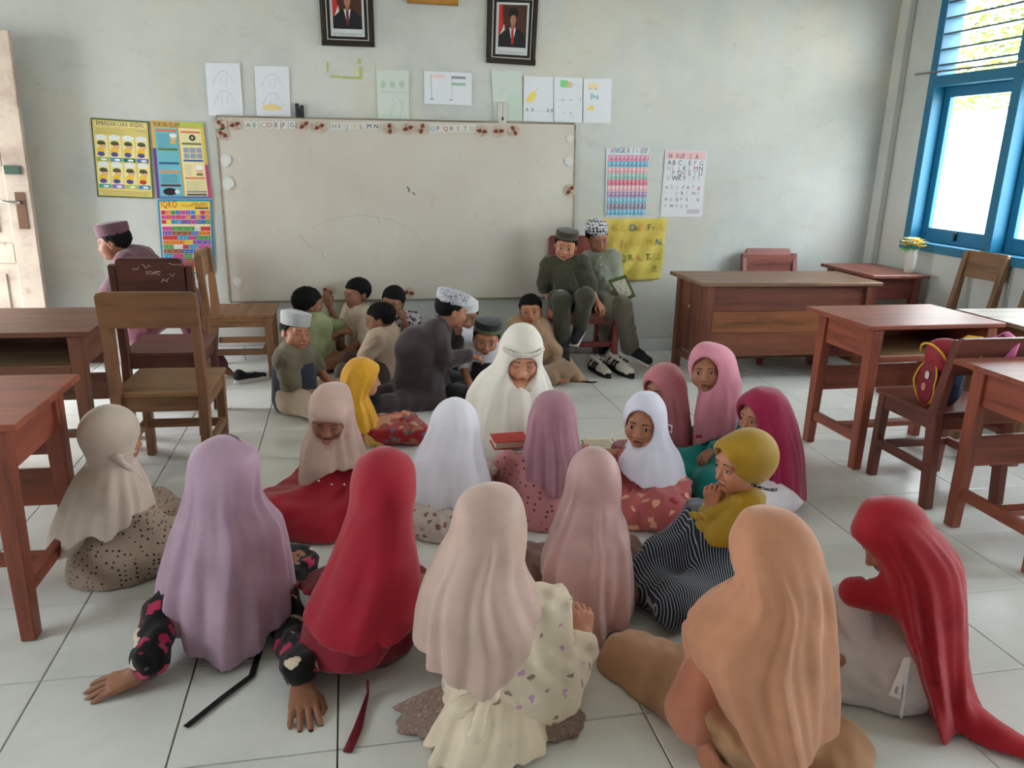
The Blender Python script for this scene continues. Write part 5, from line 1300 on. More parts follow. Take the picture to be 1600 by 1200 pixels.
    p = Person('p', 'boy in a grey-green shirt and spotted cap leaning on the chair with a green book', None, 176, 'chair', 1.0, pos=(1.78, 5.33, 0.0), head=(933, 370, 0), turn=10, nod=20, tilt=10, skin_c=(140, 96, 74), res=.0036,
               shr=('px', 921, 405, .02), shl=('px', 957, 404, 0), neck=('px', 937, 399, .01), chest=('px', 938, 424, .01), wrl=('px', 975, 472, -.12), ell=('px', 962, 444, -.02), wrr=('px', 925, 470, -.12), elr=('px', 914, 440, -.04), knl=('px', 972, 478, -.24), anl=('px', 985, 545, -.14), tol=('px', 1012, 560, -.22), knr=('px', 948, 478, -.22), anr=('px', 950, 530, -.04), tor=('px', 940, 545, -.10))
    p.hand('l', direction=(.3, -.5, -.3), back=(.5, -.6, .5), curl=.7)
    GG = fabric('grey_green_shirting', (136, 140, 126), .8)
    boy(p, GG, fabric('olive_grey_trousers', (98, 92, 78), .8), capped=.075, seed=12, sleeve=.95, sl=(.062, .060), shoes=(BLK, WSO), legr=(.076, .066, .066)); buttons(p, [(938, 402, -.12), (939, 414, -.125), (940, 428, -.13)])
    p.cap(printed('spotted_cap', (200, 200, 206), (26, 26, 32), 46, .42), h=.052, z0=.050, flare=1.0, dome=.022)
    # boy hurrying past behind the chairs
    p = Person('p', 'boy in a mauve shirt and cap hurrying left behind the chairs', None, 78, 'stoop', 1.06, pos=(-1.12, 5.08, 0), head=(178, 378, 0), turn=6, nod=10, skin_c=(132, 86, 68), res=.0042, anr=('px', 345, 572, .05), knr=('px', 310, 530, .03), tor=('px', 362, 585, .05))
    MA = fabric('mauve_cotton', (104, 70, 82), .8)
    boy(p, MA, fabric('plum_trousers', (100, 44, 62), .8), capped=.075, seed=13, long=True, sl=(.058, .056)); p.cap(MA, h=.072, z0=.044, flare=1.04)
# ================================================================== things on the whiteboard wall
INK = vcol('printed_colours', .55)
PAPER = plain('white_paper', (222, 226, 232), .8)
class Sheet:
    """flat sheet hung on the wall; corners are found where the wall stands"""
    def __init__(s, name, label, cat, quad, m, lift=.003, thick=.0015, group=None, bulge=None, nu=1, nv=1, curl=0):
        s.q = [np.array(depth_at(px, py, YW - lift)) for px, py in quad]; s.W = np.linalg.norm(s.q[1] - s.q[0]); s.H = np.linalg.norm(s.q[3] - s.q[0])
        s.c = sum(s.q) / 4; s.bulge = bulge; V = []; F = []
        for t in (0, thick):
            for j in range(nv + 1):
                for i in range(nu + 1): V.append(s.pt(i / nu, j / nv, -t))
        n = (nu + 1) * (nv + 1)
        idx = lambda i, j, k: k * n + j * (nu + 1) + i
        for j in range(nv):
            for i in range(nu):
                F.append((idx(i, j, 0), idx(i, j + 1, 0), idx(i + 1, j + 1, 0), idx(i + 1, j, 0))); F.append((idx(i, j, 1), idx(i + 1, j, 1), idx(i + 1, j + 1, 1), idx(i, j + 1, 1)))
        for i in range(nu): F.append((idx(i, 0, 0), idx(i + 1, 0, 0), idx(i + 1, 0, 1), idx(i, 0, 1))); F.append((idx(i, nv, 0), idx(i, nv, 1), idx(i + 1, nv, 1), idx(i + 1, nv, 0)))
        for j in range(nv): F.append((idx(0, j, 0), idx(0, j, 1), idx(0, j + 1, 1), idx(0, j + 1, 0))); F.append((idx(nu, j, 0), idx(nu, j + 1, 0), idx(nu, j + 1, 1), idx(nu, j, 1)))
        s.o = add_obj(name, mesh_data(name, V, F, m, smooth=bulge is not None), None, tuple(s.c)); tag(s.o, label, cat, group); s.mb = MB(); s.z = .0006
    def pt(s, u, v, out=0.0):
        q = s.q; p = (q[0] * (1 - u) + q[1] * u) * (1 - v) + (q[3] * (1 - u) + q[2] * u) * v - s.c
        return p + np.array((0, -out - (s.bulge(u, v) if s.bulge else 0), 0))
    def poly(s, pts, col, up=1):
        s.z += .00001; V = [s.pt(u, v, s.z + .0002 * up) for u, v in pts]; s.mb.add(V, [tuple(range(len(V) - 1, -1, -1))], col); return s
    def rect(s, u0, v0, u1, v1, col, up=1): return s.poly([(u0, v0), (u1, v0), (u1, v1), (u0, v1)], col, up)
    def disc(s, cu, cv, r, col, up=1, ry=None, n=14):
        ru, rv = r / s.W, (ry or r) / s.H; return s.poly([(cu + ru * math.cos(2 * math.pi * k / n), cv + rv * math.sin(2 * math.pi * k / n)) for k in range(n)], col, up)
    def line(s, pts, w, col, up=1):
        for (a, b), (c, d) in zip(pts[:-1], pts[1:]):
            dx, dy = (c - a) * s.W, (d - b) * s.H; L = math.hypot(dx, dy) + 1e-9; nx, ny = -dy / L * w / 2 / s.W, dx / L * w / 2 / s.H
            s.poly([(a + nx, b + ny), (c + nx, d + ny), (c - nx, d - ny), (a - nx, b - ny)], col, up)
        return s
    def text(s, st, u, v, h, cols, up=2, gap=.14, width=None, slant=0.0):
        """letters whose capitals are h metres high, starting at u with baseline v"""
        sc = h / .72; tot = sum((GLYPH[c][2] if c in GLYPH else .3) + gap for c in st); x = 0; s.z += .00001
        kx = (width / (tot * sc)) if width else 1.0
        for i, c in enumerate(st):
            if c in GLYPH and GLYPH[c][0]:
                V, F, w = GLYPH[c]; col = cols[i % len(cols)] if isinstance(cols, list) else cols
                P = [s.pt(u + (x + q[0] + slant * q[1]) * sc * kx / s.W, v - q[1] * sc / s.H, s.z + .0002 * up) for q in V]; s.mb.add(P, F, col); x += w + gap
            else: x += .3 + gap
        return s
    def done(s, name='print'):
        if s.mb.V:
            o = s.mb.build(name, INK, s.o); o['kind'] = 'stuff'; s.mb = MB()
        return s
DK = (44, 44, 50); TEAL = (44, 120, 130); RDD = (186, 56, 56); BLU = (60, 110, 170); GRY = (120, 122, 128); PNK = (206, 120, 140); YLW = (220, 190, 90)

# whiteboard
def board_mat():
    t = NT('scuffed_whiteboard'); v = t.coord(); n = t.noise(v, 1.6, 5, .6)
    col = t.ramp(n, [(.3, lin((196, 186, 176))), (.7, lin((208, 203, 192)))])
    d = t.noise(t.coord('Object', (1, 1, .5)), 9, 7, .7); col = t.mix(t.ramp(d, [(.60, (0, 0, 0, 1)), (.8, (.5, .5, .5, 1))]), col, lin((168, 156, 146)))
    t.set(Base_Color=col, Roughness=.45); return t.m
wb = Sheet('whiteboard', 'large scuffed off-white whiteboard edged with letter cards, on the back wall', 'whiteboard', [(337, 183), (899, 195), (893.5, 463), (359, 471)], mat('scuffed_whiteboard', board_mat), .034, .001)
TRM = wd((150, 136, 118), 0)
for nm, a, b in (('edge_strip', (0, 0), (1, 0)), ('edge_strip', (0, 1), (1, 1))): beam(nm, TRM, wb.pt(*a, -.008), wb.pt(*b, -.008), .024, .012, parent=wb.o)
for nm, a, b in (('edge_strip', (0, 0), (0, 1)), ('edge_strip', (1, 0), (1, 1))): beam(nm, TRM, wb.pt(*a, -.008), wb.pt(*b, -.008), .024, .012, parent=wb.o, up=(1, 0, 0))
wb.line([(.505, .355), (.512, .37), (.509, .385)], .008, (60, 54, 50)).line([(.52, .385), (.528, .40)], .007, (70, 60, 56))
for a, b, c, d in ((.2, .62, .23, .7), (.7, .5, .705, .53), (.42, .52, .425, .56), (.83, .32, .835, .33), (.26, .72, .262, .76)): wb.line([(a, b), (c, d)], .003, (150, 140, 132))
for (cx, cy, r) in ((560, 395, 62),):
    pts = []
    for k in range(14):
        a = -2.4 + k * .17; q = depth_at(cx + r * 1.6 * math.cos(a), cy + r * .9 * math.sin(a), YW - .034); e = np.array(q) - wb.q[0]
        pts.append((e[0] / wb.W, -e[2] / wb.H))
    wb.line(pts, .003, (182, 172, 162))
wb.done('pen_marks')
for px, py, w_, h_, c, lab in ((468, 173, 13, 22, (40, 40, 44), 'black'), (785, 176, 13, 33, (206, 204, 198), 'white')):
    a = depth_at(px - w_ / 2, py + h_ / 2, YW - .02); b = depth_at(px + w_ / 2, py - h_ / 2, YW - .02)
    t = thing('board_bracket', '%s upright bracket holding the whiteboard\'s top edge' % lab, 'bracket', ((a.x + b.x) / 2, YW - .018, a.z), 0, 'whiteboard brackets')
    H = b.z - a.z; W_ = b.x - a.x; m = plain(lab + '_bracket_paint', c, .6)
    if lab == 'black':
        box('prong', m, (-W_ * .28, 0, H * .5), (W_ * .38, .03, H), t); box('prong', m, (W_ * .30, 0, H * .44), (W_ * .34, .03, H * .88), t); box('base_plate', m, (0, 0, H * .22), (W_ * .96, .032, H * .44), t)
    else:
        box('upright', m, (-W_ * .25, 0, H * .5), (W_ * .48, .032, H), t); box('upright', m, (W_ * .25, 0, H * .5), (W_ * .48, .032, H), t); box('peg', plain('dark_iron', (50, 45, 42), .5, .6), (0, -.018, H * .22), (.012, .008, .02), t)
# letter cards along the top of the board
cards = list(zip('ABCDEFG', (387.5, 398.5, 410, 421.5, 433, 444.5, 456), [195] * 7)) + list(zip('HIJKLMN', (522.5, 533, 544, 555, 566, 577, 587.5), [197] * 7)) + list(zip('OPQRSTU', (675, 685.5, 696, 706.5, 717, 727.5, 738), [200.5] * 7))
ccol = dict(A=(40, 90, 92), B=(70, 140, 150), C=(196, 110, 90), D=(176, 60, 60), E=DK, F=DK, G=(50, 110, 150), H=GRY, I=DK, J=(96, 150, 160), K=(214, 196, 120), L=GRY, M=(30, 70, 120), N=(60, 50, 60), O=(80, 150, 160), P=(40, 70, 110), Q=(170, 70, 60), R=(110, 70, 60), S=GRY, T=GRY, U=(120, 110, 60))
for ch, px, py in cards:
    s_ = Sheet('letter_card', 'small white card with the letter %s on the whiteboard\'s top edge' % ch, 'card', [(px - 5.2, py - 5.7), (px + 5.2, py - 5.5), (px + 5.2, py + 6.2), (px - 5.2, py + 6)], plain('card_white', (214, 212, 206), .7), .0385, .0015, 'letter cards')
    s_.text(ch, .20, .80, s_.H * .62, ccol[ch], width=None).done('letter')
# round paper cut-outs with dried leaves
discs = [((345, 194), 'in the upper left corner'), ((367, 194.5), 'just left of letter A'), ((348, 209.5), 'under the upper left corner'), ((475, 195.5), 'right after letter G'), ((499, 198), 'just before letter H'), ((609, 201), 'right after letter N'), ((637.5, 200.5), 'between letters N and O'), ((659, 201), 'just before letter O'), ((753, 205), 'right after letter U'), ((779, 205), 'second after letter U'), ((803, 204), 'third after letter U'),
         ((639, 457.5), 'on the bottom edge beside the speckled shirt'), ((512, 455), 'on the bottom edge behind the raised hand'), ((890.5, 297), 'on the right edge')]
rg = random.Random(4)
for k, ((px, py), where) in enumerate(discs):
    R_ = 9.6; t0 = rg.uniform(0, 3.1)
    s_ = Sheet('paper_disc', 'round brown-leaf paper disc on the whiteboard, %s' % where, 'cut-out', [(px - R_, py - R_), (px + R_, py - R_), (px + R_, py + R_), (px - R_, py + R_)], plain('disc_paper', (196, 178, 160), .8), .0385, .001, 'leaf discs on the whiteboard')
    n = 20; V = [s_.pt(.5 + .5 * math.cos(2 * math.pi * j / n), .5 + .5 * math.sin(2 * math.pi * j / n), o_) for o_ in (0, .0015) for j in range(n)]
    F = [tuple(range(n)), tuple(range(2 * n - 1, n - 1, -1))] + [(j, (j + 1) % n, n + (j + 1) % n, n + j) for j in range(n)]
    old = s_.o.data; s_.o.data = mesh_data('paper_disc', V, orient(V, F), plain('disc_paper', (196, 178, 160), .8)); s_.z = .0022
    for a in (t0, t0 + math.pi):
        c, sn = math.cos(a), math.sin(a); q = [(0, -.05), (.14, -.18), (.34, -.12), (.46, 0), (.34, .12), (.14, .18)]
        s_.poly([(.5 + x * c - y * sn, .5 + x * sn + y * c) for x, y in q], (122, 62, 48))
    for j in range(5):
        a = t0 + 1.2 + rg.uniform(-.6, .6) + (math.pi if j % 2 else 0); s_.line([(.5, .5), (.5 + .42 * math.cos(a), .5 + .42 * math.sin(a))], .003, (146, 128, 112))
    s_.done('leaf_print')
for k, (px, py, r_, where) in enumerate([(352.5, 251, 9, 'upper left'), (356, 287, 9.5, 'middle left'), (891, 217, 6, 'upper right'), (889.5, 252, 7, 'middle right'), (371, 440, 7, 'lower left')]):
    pts = [(px + r_ * (1 + .18 * math.sin(j * 2.7)) * math.cos(2 * math.pi * j / 14), py + r_ * (1 + .15 * math.cos(j * 1.9)) * math.sin(2 * math.pi * j / 14)) for j in range(14)]
    P = [np.array(depth_at(a, b, YW - .0385)) for a, b in pts]; c = sum(P) / 14; V = [p - c for p in P] + [p - c - np.array((0, .0012, 0)) for p in P]; n = 14
    F = [tuple(range(n)), tuple(range(2 * n - 1, n - 1, -1))] + [(j, (j + 1) % n, n + (j + 1) % n, n + j) for j in range(n)]
    tag(add_obj('paper_patch', mesh_data('paper_patch', V, orient(V, F), plain('torn_paper', (214, 214, 210), .8)), None, tuple(c)), 'torn white paper patch at the whiteboard\'s %s' % where, 'paper', 'torn paper patches')

# children's drawings
def sketch(s_, seed, col=(178, 184, 188), n=8):
    r = random.Random(seed)
    for k in range(n):
        a, b = r.uniform(.15, .8), r.uniform(.15, .85); pts = [(a, b)]
        for j in range(4): a = min(.92, max(.08, a + r.uniform(-.14, .16))); b = min(.92, max(.08, b + r.uniform(-.08, .08))); pts.append((a, b))
        s_.line(pts, .0022, col)
D = [('white sheet with a faint pencil mountain, leftmost drawing above the whiteboard', [(320, 98), (374.5, 98.7), (380.5, 181), (326, 180.5)]), ('white sheet with a mountain over a yellow field, second from the left', [(397, 103), (451, 104), (454.5, 184), (401, 182)]),
     ('greenish sheet with pencilled trees and a road, third from the left', [(588, 109.5), (639, 110), (639.5, 189), (590, 188)]), ('wide white sheet with flag drawings above the letter cards', [(662.5, 111), (737.5, 114), (737, 165), (663, 162)]),
     ('pale green-tinted sheet behind the white board bracket', [(767.5, 111), (815, 110.5), (816, 189), (772, 189)]), ('white sheet with a yellow rocket drawing', [(819, 119), (864.5, 120), (864.5, 191), (817.5, 189)]),
     ('white sheet with a green truck and car drawings', [(865.5, 120), (910.5, 122.5), (909.5, 192), (865.5, 190.5)]), ('white sheet with three small vehicle drawings, rightmost of the row', [(912, 123), (956, 123), (954, 192.5), (911, 192)])]
for k, (lab, q) in enumerate(D):
    m = PAPER if k not in (2, 4) else plain('greenish_paper', (206, 216, 208), .8)
    s_ = Sheet('drawing', lab, 'drawing', q, m, .006 if k < 5 else .008, .001, 'children\'s drawings')
    if k in (0, 1):
        for v0 in (.18, .55):
            s_.line([(.18, v0 + .22), (.36, v0), (.5, v0 - .03), (.62, v0), (.82, v0 + .22)], .0025, (186, 188, 194)); s_.line([(.42, v0 + .05), (.42, v0 + .22)], .002, (190, 192, 198)); s_.line([(.58, v0 + .05), (.58, v0 + .22)], .002, (190, 192, 198))
        if k == 1: s_.poly([(.18, .86), (.22, .77), (.5, .74), (.72, .79), (.75, .86)], (232, 206, 148))
    elif k == 2:
        for c in (.2, .48, .78): s_.disc(c, .28, .018, (182, 198, 182), ry=.024)
        s_.line([(.05, .46), (.2, .42), (.5, .44), (.8, .42), (.97, .45)], .0025, (160, 176, 164)); s_.line([(.45, .5), (.55, .65), (.35, .95)], .002, (172, 184, 176)); s_.line([(.6, .5), (.8, .65), (.7, .95)], .002, (172, 184, 176))
    elif k == 3:
        s_.rect(.14, .10, .43, .18, (226, 200, 196)); s_.rect(.14, .18, .43, .27, (228, 226, 226)); s_.line([(.14, .1), (.16, .85)], .003, (150, 156, 166)); s_.line([(.12, .85), (.2, .85)], .005, (120, 126, 136))
        s_.rect(.57, .12, .87, .20, (140, 146, 150)); s_.rect(.57, .32, .87, .40, (160, 194, 172)); s_.line([(.57, .12), (.58, .84)], .002, (150, 156, 166)); s_.line([(.52, .85), (.6, .85)], .005, (120, 126, 136))
    elif k == 5:
        s_.poly([(.08, .52), (.22, .36), (.38, .32), (.42, .42), (.30, .56), (.10, .57)], (232, 210, 110)); s_.line([(.38, .32), (.48, .24)], .004, (226, 200, 110))
        for c in (.12, .3, .82, .95): s_.disc(c, .74, .008, (150, 176, 160), ry=.012)
        s_.line([(.05, .76), (.95, .78)], .002, (176, 184, 186))
    elif k == 6:
        s_.rect(.22, .06, .48, .22, (136, 206, 140)); s_.rect(.48, .09, .62, .22, (228, 196, 140)); sketch(s_, 3, (172, 180, 200), 4)
        for v in (.5, .78):
            for u in (.35, .58): s_.disc(u, v, .004, (100, 104, 112))
    elif k == 7:
        s_.rect(.15, .10, .52, .23, (236, 214, 176)); s_.disc(.3, .37, .014, (176, 196, 210)); s_.rect(.24, .37, .55, .44, (176, 196, 210)); s_.poly([(.06, .70), (.3, .58), (.4, .66), (.4, .70)], (234, 214, 130))
        for u, v in ((.24, .23), (.44, .23), (.28, .45), (.5, .45)): s_.disc(u, v, .004, (100, 104, 112))
    else: sketch(s_, 9, (196, 206, 200), 9); s_.rect(.5, .45, .95, .95, (196, 214, 202))
    s_.done()
# remains of green tape
gp = Sheet('tape_remnant', 'torn yellow-green tape remnants on the wall below the left portrait', 'tape', [(508, 95), (566, 92), (566, 125), (508, 124)], WALL, .0016, .0008)
old = gp.o.data
mbt = MB()
for a, b, c, d in ((510, 97, 514, 112), (517, 118, 532, 122), (534, 119, 563, 124), (561, 104, 566, 124), (559, 92, 564, 100)):
    V, F = chamfer_box((.5, .5, .5), .05); A = np.array(depth_at(a, b, YW - .002)); B = np.array(depth_at(c, d, YW - .002)); ctr = (A + B) / 2 - gp.c; sz = np.abs(B - A); V = V * (sz[0], .002, sz[2]) + ctr; mbt.add(V, F)
gp.o.data = mesh_data('tape_remnant', mbt.V, mbt.F, plain('green_tape', (176, 186, 110), .6)); gp.o['kind'] = 'stuff'

# framed portraits
def framed(label, q, frame_c, kind, caption=()):
    f0 = Sheet('portrait_frame' if kind else 'gold_frame', label, 'picture frame', q, plain('frame_back', (40, 30, 24), .6), .012, .004, None)
    m = wood('frame_%02x%02x%02x' % frame_c, frame_c, 0, .7, .3); bw = .035
    u, v = bw / f0.W, bw / f0.H
    for a, b, ax in (((0, v / 2), (1, v / 2), 0), ((0, 1 - v / 2), (1, 1 - v / 2), 0)): beam('frame_rail', m, f0.pt(*a, .006), f0.pt(*b, .006), bw, .022, parent=f0.o)
    for a, b in (((u / 2, v), (u / 2, 1 - v)), ((1 - u / 2, v), (1 - u / 2, 1 - v))): beam('frame_rail', m, f0.pt(*a, .006), f0.pt(*b, .006), bw, .022, parent=f0.o, up=(1, 0, 0))
    f0.z = .0055
    if kind:
        f0.rect(u, v, 1 - u, 1 - v, (206, 200, 190)); u2, v2 = u * 1.22, v * 1.18
        f0.rect(u2, v2, 1 - u2, 1 - v2, (34, 30, 30), 2); u3, v3 = u * 1.75, v * 1.65
        f0.rect(u3, v3, 1 - u3, 1 - v3, (204, 206, 208), 3).done('mat_board')
        a, b, c, d = u3 + .05, v3 + .03, 1 - u3 - .04, .76
        X = lambda t: a + (c - a) * t; Y = lambda t: b + (d - b) * t
        f0.rect(a, b, c, d, (74, 44, 36), 4)
        f0.poly([(X(0), Y(0)), (X(.12), Y(0)), (X(.16), Y(.4)), (X(.22), Y(.62)), (X(0), Y(.72))], (196, 50, 44), 5)
        f0.poly([(X(.05), Y(.72)), (X(.2), Y(.45)), (X(.24), Y(.66)), (X(.10), Y(.86))], (206, 204, 200), 5)
        f0.poly([(X(.0), Y(1)), (X(.04), Y(.72)), (X(.22), Y(.60)), (X(.40), Y(.54)), (X(.62), Y(.54)), (X(.82), Y(.62)), (X(.97), Y(.72)), (X(1), Y(1))], (30, 30, 36), 6)
        f0.poly([(X(.38), Y(.54)), (X(.62), Y(.54)), (X(.54), Y(.84)), (X(.49), Y(.9))], (220, 220, 222), 7)
        f0.poly([(X(.46), Y(.56)), (X(.54), Y(.56)), (X(.56), Y(.88)), (X(.50), Y(.95)), (X(.46), Y(.88))], (176, 46, 44) if kind == 1 else (100, 40, 40), 8)
        f0.rect(X(.44), Y(.42), X(.58), Y(.57), (150, 104, 84), 8)
        f0.disc((X(.5) + X(.52)) / 2, Y(.36), .020, (168, 118, 94), 9, .032)
        f0.poly([(X(.35), Y(.27)), (X(.36), Y(.12)), (X(.45), Y(.08)), (X(.60), Y(.08)), (X(.68), Y(.13)), (X(.68), Y(.27)), (X(.52), Y(.24))], (26, 26, 28), 10)
        f0.done('portrait_print')
        for k, (tx, vv, hh) in enumerate(caption): f0.text(tx, u3 + .06, vv, hh, (70, 70, 74), 5, width=(1 - 2 * u3 - .12) * f0.W)
        f0.done('caption')
    else: f0.rect(u, v, 1 - u, 1 - v, (58, 34, 26)).done('backing')
framed('dark framed portrait of a man in a suit, left of the two on the wall', [(496.5, -43), (581.5, -40), (585.7, 74), (503, 71)], (44, 34, 28), 2, (('H. Prabowo Subianto', .84, .010), ('Presiden Republik Indonesia', .875, .008)))
framed('dark framed portrait of a man in a suit and red tie, right of the two', [(762, -12), (842, -10), (836, 103), (759.5, 98)], (44, 34, 28), 1, (('Gibran Rakabuming Raka', .84, .010), ('Wakil Presiden Republik Indonesia', .875, .008)))
framed('gilt wooden frame cut by the top of the picture, between the portraits', [(634, -95), (713, -92), (716, 9.5), (636, 5)], (176, 124, 52), 0)

# posters
s_ = Sheet('poster', 'yellow poster of eight washing steps with cartoon boys', 'poster', [(141.2, 184), (232.4, 189.8), (240.7, 310.6), (152.5, 307.2)], plain('poster_green', (74, 92, 52), .5), .006, .001)
s_.rect(.025, .018, .975, .982, (216, 198, 118)); s_.rect(.06, .035, .94, .095, (232, 214, 150), 2); s_.text('BIMBINGAN CARA WUDHU', .09, .085, .028, (60, 62, 50), 4, width=s_.W * .82)
for k in range(4): s_.line([(.08, .125 + k * .02), (.58 if k % 2 else .5, .125 + k * .02)], .002, (156, 140, 84), 3)
s_.line([(.75, .13), (.95, .135)], .003, (110, 130, 150), 3)
BC = [(150, 176, 100), (64, 150, 190), (30, 110, 84), (92, 110, 170), (60, 160, 150), (130, 110, 190), (176, 186, 90), (56, 130, 190)]
for k in range(8):
    i, j = k % 4, k // 4; u0, v0 = .045 + i * .232, .21 + j * .345; u1, v1 = u0 + .212, v0 + .325
    s_.rect(u0, v0, u1, v1, (236, 222, 158), 2); s_.rect(u0, v1 - .05, u1, v1, BC[k], 3); cu = (u0 + u1) / 2
    s_.disc(cu, v0 + .02, .032, (226, 230, 232), 3, .016)
    s_.disc(cu + .015, v0 + .125, .021, (226, 178, 140), 4, .024); s_.disc(cu - .005, v0 + .092, .024, (84, 96, 56), 5, .013); s_.rect(cu - .07, v0 + .10, cu + .07, v0 + .114, (60, 50, 40), 6)
    s_.disc(cu - .02, v0 + .195, .024, (232, 190, 60), 4, .022); s_.disc(cu - .02, v0 + .235, .022, (78, 76, 140) if k != 7 else (196, 60, 56), 5, .014); s_.disc(cu + .02, v1 - .022, .018, (232, 236, 238), 5, .007)
s_.rect(.06, .92, .94, .925, (150, 130, 70), 3)
for k in range(2): s_.line([(.1, .945 + k * .018), (.9, .945 + k * .018)], .002, (156, 140, 84), 3)
s_.done()
s_ = Sheet('poster', 'two-column religious poster in teal and cream with rainbow border', 'poster', [(235.3, 188), (317.2, 192), (330.9, 310), (245.4, 310)], plain('poster_orange', (222, 178, 96), .5), .007, .001)
s_.rect(0, .35, .06, 1, (104, 70, 140)); s_.rect(.94, .55, 1, 1, (190, 70, 120)); s_.rect(.5, 0, 1, .06, (186, 200, 90)); s_.rect(.94, .06, 1, .5, (220, 196, 90)); s_.rect(.05, .97, .95, 1, (84, 120, 180))
s_.rect(.06, .09, .49, .97, (112, 182, 196), 2); s_.rect(.52, .08, .94, .97, (232, 220, 170), 2); s_.text('RUKUN ISLAM', .05, .075, .030, (50, 70, 80), 4, width=s_.W * .5)
for v, c in ((.12, (226, 120, 80)), (.36, (96, 120, 60)), (.54, (50, 90, 140)), (.65, (226, 140, 90)), (.83, (90, 50, 60))): s_.rect(.09, v - .015, .46, v + .013, c, 3)
for v, c in ((.13, (226, 130, 90)), (.28, (110, 120, 60)), (.50, (70, 90, 150)), (.73, (222, 130, 90)), (.91, (150, 150, 150)), (.95, (90, 80, 80))): s_.rect(.55, v - .013, .92, v + .012, c, 3)
for k in range(11): s_.line([(.11, .17 + k * .016), (.30 + .1 * (k % 3), .17 + k * .016)], .0018, (70, 120, 132), 3)
for k in range(10): s_.line([(.11, .69 + k * .012), (.40 + .03 * (k % 2), .69 + k * .012)], .0018, (70, 120, 132), 3)
for k in range(8): s_.line([(.56, .56 + k * .018), (.68, .56 + k * .018)], .0018, (160, 150, 110), 3); s_.line([(.56, .77 + k * .016), (.9 - .1 * (k % 2), .77 + k * .016)], .0018, (160, 150, 110), 3)
s_.disc(.40, .21, .018, (224, 180, 140), 4, .022); s_.disc(.40, .18, .022, (236, 236, 234), 5, .014); s_.rect(.34, .25, .44, .29, (220, 180, 80), 4)
s_.disc(.76, .20, .020, (50, 46, 40), 4, n=8); s_.disc(.76, .20, .009, (190, 180, 140), 5)
for i in range(3):
    for j in range(2): s_.rect(.57 + i * .12, .33 + j * .075, .67 + i * .12, .395 + j * .075, (150, 160, 176), 4)
s_.disc(.83, .62, .020, (224, 180, 140), 4, .022); s_.disc(.83, .59, .024, (238, 238, 236), 5, .016); s_.rect(.77, .665, .89, .695, (110, 120, 70), 5); s_.disc(.25, .91, .040, (36, 34, 36), 4, .024); s_.disc(.38, .91, .014, (222, 220, 222), 5)
s_.done()
s_ = Sheet('poster', 'blue-bordered reading chart of many coloured cells', 'poster', [(245.9, 311.7), (330.9, 311.7), (335.8, 427.6), (254, 427.6)], plain('poster_blue', (40, 140, 180), .5), .006, .001)
s_.rect(.035, .025, .965, .98, (222, 206, 190)); s_.rect(.035, .025, .965, .13, (236, 200, 70), 2); s_.text('IQRO', .06, .105, .044, (180, 56, 60), 4, width=s_.W * .31)
s_.text('CARA CEPAT', .62, .07, .016, (60, 90, 60), 4, width=s_.W * .3); s_.text('BELAJAR MEMBACA', .44, .095, .013, (196, 90, 70), 4, width=s_.W * .48); s_.rect(.68, .105, .93, .125, (50, 90, 60), 4)
CP = [(206, 60, 70), (70, 110, 180), (60, 150, 200), (222, 130, 60), (206, 80, 150), (232, 196, 60), (80, 150, 80), (126, 90, 170), (226, 226, 226), (146, 90, 60)]
r_ = random.Random(2)
def marks(u0, u1, v, n, c):
    for k in range(n):
        u = u0 + (u1 - u0) * (k + .5) / n; s_.line([(u - .010, v), (u, v + .008), (u + .012, v - .004)], .0022, c, 5)
for j in range(3):
    for i in range(10):
        u0 = .05 + i * .091; v0 = .145 + j * .062; c = CP[(i * 3 + j * 4 + (i * j) % 5) % 8]; s_.rect(u0, v0, u0 + .083, v0 + .054, c, 3); marks(u0, u0 + .083, v0 + .027, 1, (245, 240, 235) if i % 2 else (40, 40, 50))
s_.rect(.05, .335, .95, .352, (236, 220, 160), 3)
for j in range(10):
    n = (4, 4, 4, 3, 5, 4, 4, 4, 3, 4)[j]; v0 = .36 + j * .061; cuts = [0] + sorted(r_.uniform(.12, .88) for _ in range(n - 1)) + [1]; cuts = [a * .5 + (k / n) * .5 for k, a in enumerate(cuts)]; cuts[-1] = 1
    for k in range(n):
        c = CP[(j * 3 + k * 2 + 4) % 10]; a, b = .05 + .9 * cuts[k] + .003, .05 + .9 * cuts[k + 1] - .003; s_.rect(a, v0, b, v0 + .054, c, 3); marks(a, b, v0 + .027, 3, (250, 246, 240) if c[0] < 200 else (60, 50, 50))
s_.done()
s_ = Sheet('poster', 'number chart headed ANGKA 1 - 100 with striped rows', 'poster', [(947.5, 231), (1015.5, 231.5), (1009, 337), (945.5, 337.5)], plain('chart_white', (214, 220, 226), .6), .006, .001, nu=1, nv=1)
s_.text('ANGKA 1 - 100', .09, .075, .040, [(206, 100, 120), TEAL, (90, 110, 160), TEAL, (196, 120, 150), (200, 110, 110), (60, 130, 150), DK, (90, 100, 120), DK, (60, 130, 150), (200, 100, 120), (80, 120, 160)], 4, width=s_.W * .86, slant=.2)
RC = [(214, 112, 150), (52, 150, 190), (222, 150, 160), (120, 176, 160), (206, 66, 96), (226, 160, 170), (150, 104, 160), (90, 176, 200), (120, 96, 130), (60, 160, 200)]
for j in range(10):
    v0 = .105 + j * .089
    for i in range(10):
        u0 = .04 + i * .095; c = RC[j]; l = tuple(min(255, int(x * .5 + 128)) for x in c); s_.rect(u0, v0, u0 + .088, v0 + .08, c, 3); s_.rect(u0 + .012, v0 + .008, u0 + .076, v0 + .045, l, 4)
        s_.text(str(j * 10 + i + 1), u0 + .016, v0 + .072, .011, (240, 238, 238), 5, width=s_.W * (.05 if i < 9 and j == 0 else .06))
s_.done()
